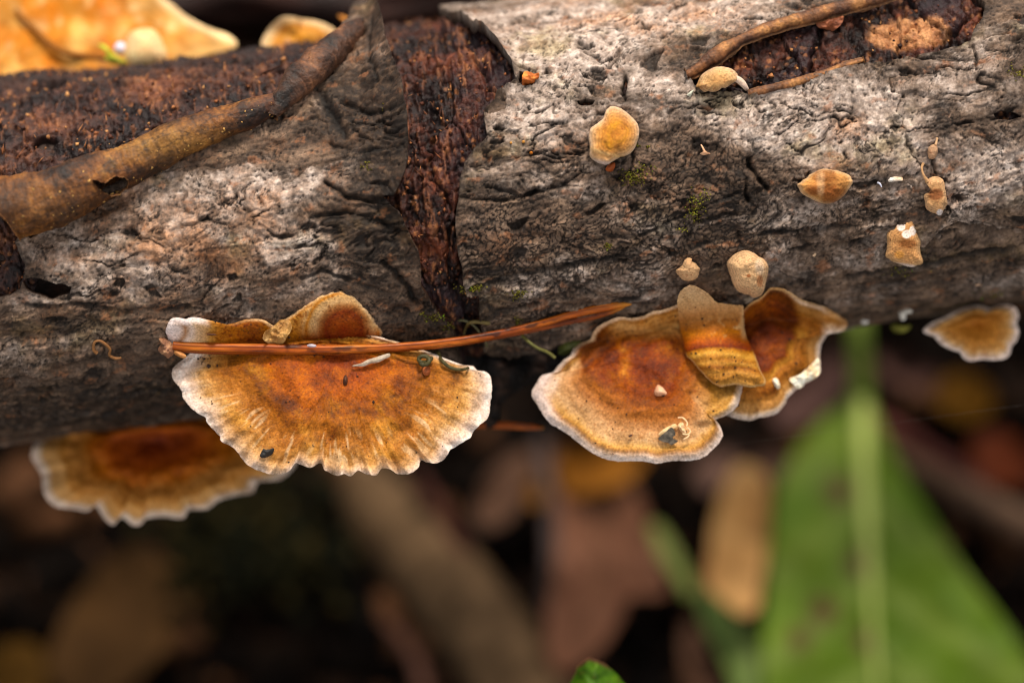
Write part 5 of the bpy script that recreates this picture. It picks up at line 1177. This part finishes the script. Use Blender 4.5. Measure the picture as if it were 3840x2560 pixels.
floor_leaf('dead_leaf', 'pale brown dead leaf left of the dark twig', 'leaf', [(1775, 1930), (1790, 1850), (1850, 1760), (1950, 1690), (2020, 1720), (2010, 1800), (1960, 1890), (1880, 1970), (1810, 1980)], 0.8, [(0, (96, 68, 52)), (1, (140, 104, 84))], 831, curl=0.3, group=G)
floor_leaf('dead_leaf', 'ochre dead leaf just below the white rim of the broad cap', 'leaf', [(2080, 1720), (2200, 1660), (2330, 1690), (2420, 1720), (2350, 1800), (2240, 1845), (2120, 1850)], 0.8, [(0, (120, 70, 18)), (1, (164, 104, 32))], 835, curl=0.3, group=G)
floor_leaf('dead_leaf', 'small ochre leaf fragment on the dark twig', 'leaf', oval(2010, 1840, 40, 60), 1.0, [(0, (140, 90, 30)), (1, (168, 112, 44))], 836, group=G)
floor_leaf('dead_leaf', 'ochre round dead leaf below the fan-shaped fungus', 'leaf', oval(3620, 1490, 110, 90, 0.3), 0.8, [(0, (110, 72, 16)), (1, (156, 104, 32))], 837, curl=0.3, group=G)
floor_leaf('dead_leaf', 'mauve-brown dead leaf under the rightmost cap of the trio', 'leaf', [(2900, 1500), (3020, 1420), (3140, 1330), (3180, 1420), (3140, 1540), (3020, 1600), (2920, 1590)], 0.7, [(0, (78, 54, 48)), (1, (112, 82, 76))], 838, curl=0.3, group=G)
floor_leaf('dead_leaf', 'small yellowish leaf left of the green petiole', 'leaf', oval(3040, 1640, 60, 80, 0.5), 0.7, [(0, (96, 70, 20)), (1, (132, 96, 34))], 839, group=G)
floor_leaf('dead_leaf', 'mauve-brown dead leaf under the log between petiole and fan-shaped fungus', 'leaf', [(3280, 1330), (3420, 1340), (3520, 1400), (3480, 1460), (3380, 1450), (3290, 1400)], 0.7, [(0, (70, 48, 42)), (1, (104, 74, 66))], 840, curl=0.3, group=G)
floor_leaf('dead_leaf', 'olive-brown dead leaf on the dark floor at lower left', 'leaf', [(420, 2090), (560, 2050), (720, 2190), (700, 2320), (600, 2460), (420, 2600), (230, 2600), (180, 2480), (240, 2320), (330, 2180)], 0.6, [(0, (62, 42, 22)), (.6, (96, 66, 36)), (1, (120, 84, 48))], 841, curl=0.3, group=G)
floor_leaf('dead_leaf', 'dull ochre dead leaf in the bottom left corner', 'leaf', [(-80, 2480), (60, 2400), (160, 2440), (170, 2580), (60, 2700), (-100, 2680)], 0.6, [(0, (84, 56, 18)), (1, (116, 80, 30))], 842, group=G)
floor_leaf('dead_leaf', 'greyish brown dead leaf under the left side of the brown leaf at bottom', 'leaf', [(1930, 2330), (2010, 2380), (2080, 2480), (2060, 2640), (1900, 2680), (1880, 2480)], 0.5, [(0, (84, 62, 46)), (1, (120, 92, 72))], 843, group=G)
floor_leaf('dead_leaf', 'rust-brown dead leaf in the dark at right of the large green leaf', 'leaf', [(3640, 1650), (3760, 1620), (3880, 1700), (3860, 1800), (3740, 1820), (3660, 1760)], 0.6, [(0, (92, 42, 22)), (1, (128, 62, 36))], 844, curl=0.3, group=G)
floor_leaf('dead_leaf', 'narrow pinkish brown leaf at the bottom beside the narrow green leaf', 'leaf', [(2560, 2330), (2610, 2330), (2660, 2420), (2720, 2560), (2700, 2680), (2600, 2640), (2560, 2480)], 0.5, [(0, (92, 62, 48)), (1, (136, 98, 76))], 845, group=G)
floor_leaf('dead_leaf', 'pinkish brown dead leaf behind the top of the straw-coloured leaf', 'leaf', [(2600, 1760), (2700, 1690), (2900, 1660), (3010, 1720), (2940, 1800), (2780, 1760), (2660, 1850)], 0.7, [(0, (84, 60, 50)), (1, (122, 92, 80))], 846, group=G)

def floor_stick(name, label, pts, h, col, seed, rn=0.12):
    pp = [(x, y, float(planez(x, y, h + dh)), r_) for x, y, r_, dh in pts]
    tag(tube(name, pp, M_SOIL, flatcol(np.array(col) * 0.74, seed, 0.5), None, 16, 60, rn, 2.0, seed), label, 'stick', 'sticks on the forest floor')
floor_stick('twig', 'thin dark grey twig standing left of the large pinkish-brown leaf', [(2030, 1640, 26, .2), (2050, 1800, 28, .2), (2066, 1950, 28, .1), (2060, 2140, 22, 0), (2040, 2300, 14, -.2)], 0.9, (84, 70, 66), 851)
floor_stick('stick', 'pale brown stick slanting at right beside the large green leaf', [(3330, 1640, 44, 0), (3500, 1780, 56, .1), (3680, 1880, 60, .1), (3900, 1990, 60, 0)], 0.7, (110, 84, 66), 852)
floor_stick('stick', 'thick grey rotten stick on the floor left of the middle brown leaves', [(1300, 1790, 120, -.2), (1500, 1990, 150, 0), (1720, 2250, 170, .1), (1920, 2520, 170, .1), (2100, 2800, 160, 0)], 0.3, (104, 80, 56), 853)
floor_stick('stem', 'thin reddish stem under the fan-shaped fungus', [(3240, 1540, 30, 0), (3400, 1640, 32, .1), (3560, 1740, 28, .1), (3700, 1830, 20, 0)], 0.8, (96, 52, 46), 854)
floor_stick('twig', 'thin pinkish twig at the bottom left of centre', [(1450, 2330, 16, 0), (1540, 2440, 22, .1), (1580, 2540, 26, .1), (1600, 2640, 24, 0)], 0.5, (110, 74, 60), 855)
floor_stick('stem', 'dull red stem crossing left of the pale brown leaf', [(1560, 1780, 22, 0), (1640, 1900, 26, .1), (1740, 2080, 26, .1), (1820, 2260, 20, 0)], 0.6, (78, 44, 36), 856)

# dark moss cushion and scattered crumbled litter
n = 350
mx = RNG.normal(960, 190, n); my = RNG.normal(2010, 120, n)
P = p2l(mx, my, planez(mx, my, 0.7 + 0 * mx))
o = crumbs('floor_moss', P + RNG.normal(0, 0.08, P.shape), RNG.uniform(0.05, 0.13, n), ramp(RNG.random(n), [(0, (8, 9, 4)), (.7, (20, 20, 7)), (1, (50, 40, 14))]), M_MOSS)
tag(o, 'dark olive moss on the floor below the big left fungi', 'moss')
n = 2600
lx = RNG.uniform(-400, 4300, n); ly = RNG.uniform(900, 2900, n)
P = p2l(lx, ly, planez(lx, ly, 0.10 + 0.15 * RNG.random(n)))
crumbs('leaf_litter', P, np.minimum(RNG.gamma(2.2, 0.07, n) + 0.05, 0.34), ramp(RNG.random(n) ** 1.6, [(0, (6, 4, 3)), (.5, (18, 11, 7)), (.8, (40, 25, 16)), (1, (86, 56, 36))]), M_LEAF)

# small bright green leaf on its stalk, close to the lens at the bottom edge
SEED = empty('seedling', p2l(2210, 2760, float(planez(2210, 2760, 0.0))), 'small bright green leaf with a brown tip peeping in at the bottom edge', 'plant')
cpS = Cap(q(1920, 1700, 1.225, [(262, 1075), (290, 1010), (300, 975), (330, 950), (352, 938), (385, 945), (425, 962), (470, 1000), (510, 1045), (540, 1100), (500, 1200), (380, 1240), (280, 1170)]), (2235, 2610), nang=140, rag=3, seed=861)
def zS(X, Y, R, A): return 0.8 + 0.06 * fbm(X * S * 5, Y * S * 5, 3, 862) - 0.25 * R ** 2 * np.abs(np.cos(A)) + 0.3 * (Y - 2560) * S
def cS(X, Y, R, A):
    n = fbm(X * S * 6, Y * S * 6, 4, 863); n2 = fbm(X * S * 16, Y * S * 16, 3, 864)
    col = ramp(np.clip(.5 + n, 0, 1), [(0, (34, 60, 6)), (.6, (60, 92, 10)), (1, (92, 120, 26))])
    col = mix(col, lin((60, 62, 14)) * np.ones_like(col), sst(0.2, 0.5, n2) * 0.7)
    return mix(col, lin((70, 44, 26)) * np.ones_like(col), sst(0.86, 0.97, R) * sst(2520, 2490, Y))
make_cap('blade', cpS, zS, cS, M_GREEN, SEED, nrad=40, th=0.02, tops=False)
tube('stem', [(2235, 2640, 0.75, 12), (2230, 2740, 0.2, 14), (2215, 2820, -2.5, 18), (2210, 2760, float(planez(2210, 2760, -0.3)), 22)], M_GREEN, flatcol((110, 120, 50), 865), SEED, 10, 40)

# torn dark bark hanging in the gap between the two big fungi
HB = empty('bark_fragment', p2l(1880, 1420, 0.3), 'dark torn bark fragment hanging in the gap between the two large fungi', 'bark')
def zH(X, Y, R, A): return 0.42 + 0.10 * (1 - R ** 2) + 0.16 * fbm(X * S * 3, Y * S * 3, 4, 841) - 0.25 * (Y - 1400) * S
def cH(X, Y, R, A): return ramp(np.clip(.42 + 0.9 * fbm(X * S * 6, Y * S * 9, 5, 842), 0, 1), [(0, (16, 11, 9)), (.5, (42, 29, 22)), (.8, (84, 62, 50)), (1, (140, 112, 96))])
make_cap('bark', Cap(O((1040, 760), (1130, 770), (1220, 760), (1300, 770), (1330, 800), (1290, 850), (1240, 862), (1215, 880), (1180, 905), (1150, 930), (1146, 966), (1120, 985), (1104, 940), (1080, 930), (1050, 860)), (1160 * K, 830 * K), nang=260, rag=7, rfreq=60, seed=843), zH, cH, M_BARK, HB, nrad=90, th=0.08, tops=False, under=(40, 30, 24))

# ------------------------------------------------------------------ behind the log's top edge
tag(tube('branch', [(-1600, 140, -2.4, 150), (-300, 90, -2.2, 165), (400, 40, -2.1, 175), (900, 0, -2.1, 180), (1500, -20, -2.1, 175), (2200, -150, -2.3, 170), (3300, -320, -2.6, 160), (4800, -520, -3.0, 150)], M_WOOD,
         lambda t, a, L: ramp(np.clip(0.5 + 0.8 * fbm(L * 1.2, a * 1.4, 4, 871), 0, 1), [(0, (22, 14, 12)), (.6, (46, 30, 24)), (1, (76, 48, 36))]), None, 40, 160, 0.22, 1.0, 871),
    'dark brown blurred branch lying behind the log along the top edge', 'branch')
for k, (x, z) in enumerate(((-900, -2.3), (3900, -2.7))):
    w = l2w(p2l(x, 60, z))
    # out of the frame: stubs of the branch that reach the ground
    pts = [(float(p2l(x, 60, z)[0]), float(p2l(x, 60, z)[1]), z, 0.30)]
    base = np.array([w[0] + 0.5, w[1] + 1.5, -0.5]); bl = (base - np.array([0, 0, H])) @ ML
    mid = (np.array(pts[0][:3]) + bl) / 2
    b_ = bpy.data.objects['branch']
    b2 = tube('side_branch', pts + [(mid[0], mid[1], mid[2], 0.28), (bl[0], bl[1], bl[2], 0.24)], M_WOOD, flatcol((50, 34, 26), 872 + k, 0.5), None, 14, 30, 0.15, 2, 872, local=True)
    b2.parent = b_; b2.location = Vector(b2['_o']) - Vector(b_['_o'])

def back_cap(name, label, cat, outline, centre, zf, stops, seed, group=None, extra=None, th=0.05, warp=0.2, mat=None, part='cap'):
    r = empty(name, p2l(centre[0], centre[1], float(zf(centre[0], centre[1], 0.0, 0.0))), label, cat, group)
    cp = Cap(outline, centre, k=7, nang=160, rag=3, rfreq=40, seed=seed)
    make_cap(part, cp, zf, zone_col(stops, seed, warp, 0.02, None, 0.22, extra), mat or M_CAP, r, nrad=40, th=th, tops=False)
    return r, cp
def exo(col, X, Y, R, A):
    n = fbm(X * S * 2.2, Y * S * 2.2, 4, 881); n3 = fbm(X * S * 7, Y * S * 7, 4, 882)
    col = 0.72 * mix(col, lin((250, 206, 140)) * np.ones_like(col), sst(0.05, 0.5, n3) * 0.7)
    col = mix(col, lin((160, 84, 16)) * np.ones_like(col), sst(0.1, 0.5, -n3) * 0.6)
    col = mix(col, lin((206, 112, 20)) * np.ones_like(col), sst(-0.1, 0.4, n) * 0.7 * sst(480, 300, X))
    col = mix(col, lin((226, 176, 100)) * np.ones_like(col), sst(0.0, 0.4, -n) * 0.6)
    col = mix(col, lin((244, 210, 160)) * np.ones_like(col), np.exp(-(dline(X, Y, [(610, 0), (700, 70), (800, 118), (900, 160)]) / 16) ** 2) * 0.8)
    return mix(col, lin((190, 90, 14)) * np.ones_like(col), np.exp(-(dline(X, Y, [(360, -40), (420, 60), (400, 160)]) / 40) ** 2) * 0.5)
zo = lambda X, Y, R, A: -0.30 + 0.45 * (np.asarray(Y) - 200) * S + 0.10 * fbm(np.asarray(X) * S * 1.2, np.asarray(Y) * S * 1.2, 3, 883) - 0.10 * np.exp(-((np.asarray(X) - 420) / 50) ** 2)
r, cpo = back_cap('dead_leaf', 'big golden-orange dead leaf behind the log in the top left corner', 'leaf',
    [(-260, -260), (200, -300), (520, -180), (600, -20), (650, 20), (700, 62), (760, 96), (810, 116), (850, 128), (892, 166), (860, 190), (760, 215), (640, 300), (400, 380), (100, 400), (-240, 380)], (250, 60), zo,
    [(0, (206, 130, 40)), (.6, (214, 144, 62)), (.85, (226, 166, 90)), (1, (230, 180, 110))], 880, None, exo, th=0.02, mat=M_LEAF, part='blade')
tube('midrib', [(60, 40, float(zo(60, 40, 0, 0)) + .05, 9), (130, 110, float(zo(130, 110, 0, 0)) + .07, 10), (200, 175, float(zo(200, 175, 0, 0)) + .07, 11), (280, 205, float(zo(280, 205, 0, 0)) + .05, 12), (400, 215, float(zo(400, 215, 0, 0)) + .03, 10)], M_LEAF, flatcol((140, 88, 40), 885), r, 8, 40)
back_cap('bracket_fungus', 'pale cream blurred round fungus on the log top in front of the golden leaf', 'bracket fungus', q(0, 0, 1.8234, [(850, 320), (880, 235), (950, 198), (1040, 198), (1092, 245), (1122, 310), (1145, 385), (1110, 440), (1000, 470), (900, 450), (850, 390)]), (545, 180),
    lambda X, Y, R, A: 0.02 + 0.12 * (1 - R ** 2) + 0.2 * (np.asarray(Y) - 200) * S, [(0, (255, 214, 150)), (.7, (255, 224, 166)), (1, (252, 206, 140))], 887, GF, th=0.12, mat=M_BUD)
back_cap('bracket_fungus', 'blurred folded tan fungus peeping over the log top left of the bark point', 'bracket fungus', q(0, 0, 1.8234, [(1788, 300), (1830, 210), (1900, 135), (1960, 112), (2060, 130), (2180, 150), (2280, 195), (2330, 280), (2250, 360), (2100, 400), (1950, 400), (1830, 370)]), (1120, 140),
    lambda X, Y, R, A: -0.12 + 0.08 * np.cos(A * 3) * R + 0.3 * (np.asarray(Y) - 160) * S, [(0, (206, 136, 50)), (.35, (214, 146, 66)), (.6, (206, 132, 56)), (.8, (232, 186, 122)), (1, (240, 206, 150))], 889, GF, th=0.10)
bit('white_bit', 'lilac-white blurred speck left of the pale round fungus', 'fungus speck', oval(452, 182, 24, 24), [(0, (196, 180, 196)), (1, (226, 212, 226))], 891, z=-0.02, dome=0.05)
bit('green_sprig', 'yellow-green blurred moss sprig below the lilac-white speck', 'moss sprig', [(368, 170), (392, 168), (412, 188), (440, 214), (474, 228), (470, 242), (420, 240), (392, 222), (400, 200)], [(0, (150, 150, 30)), (1, (206, 200, 80))], 892, z=0.0, dome=0.05, mat=M_MOSS, rag=3)
bit('green_bud', 'bright green blurred leaf tip behind the point of the bark flap', 'leaf', oval(1370, 66, 44, 30), [(0, (96, 140, 12)), (1, (136, 172, 40))], 893, z=-0.35, dome=0.1, mat=M_GREEN)
bit('orange_shred', 'orange blurred leaf shred left of the bark flap point', 'shred', [(1268, 60), (1290, 62), (1320, 82), (1330, 110), (1312, 112), (1296, 90)], [(0, (190, 110, 30)), (1, (220, 150, 60))], 894, z=-0.3)
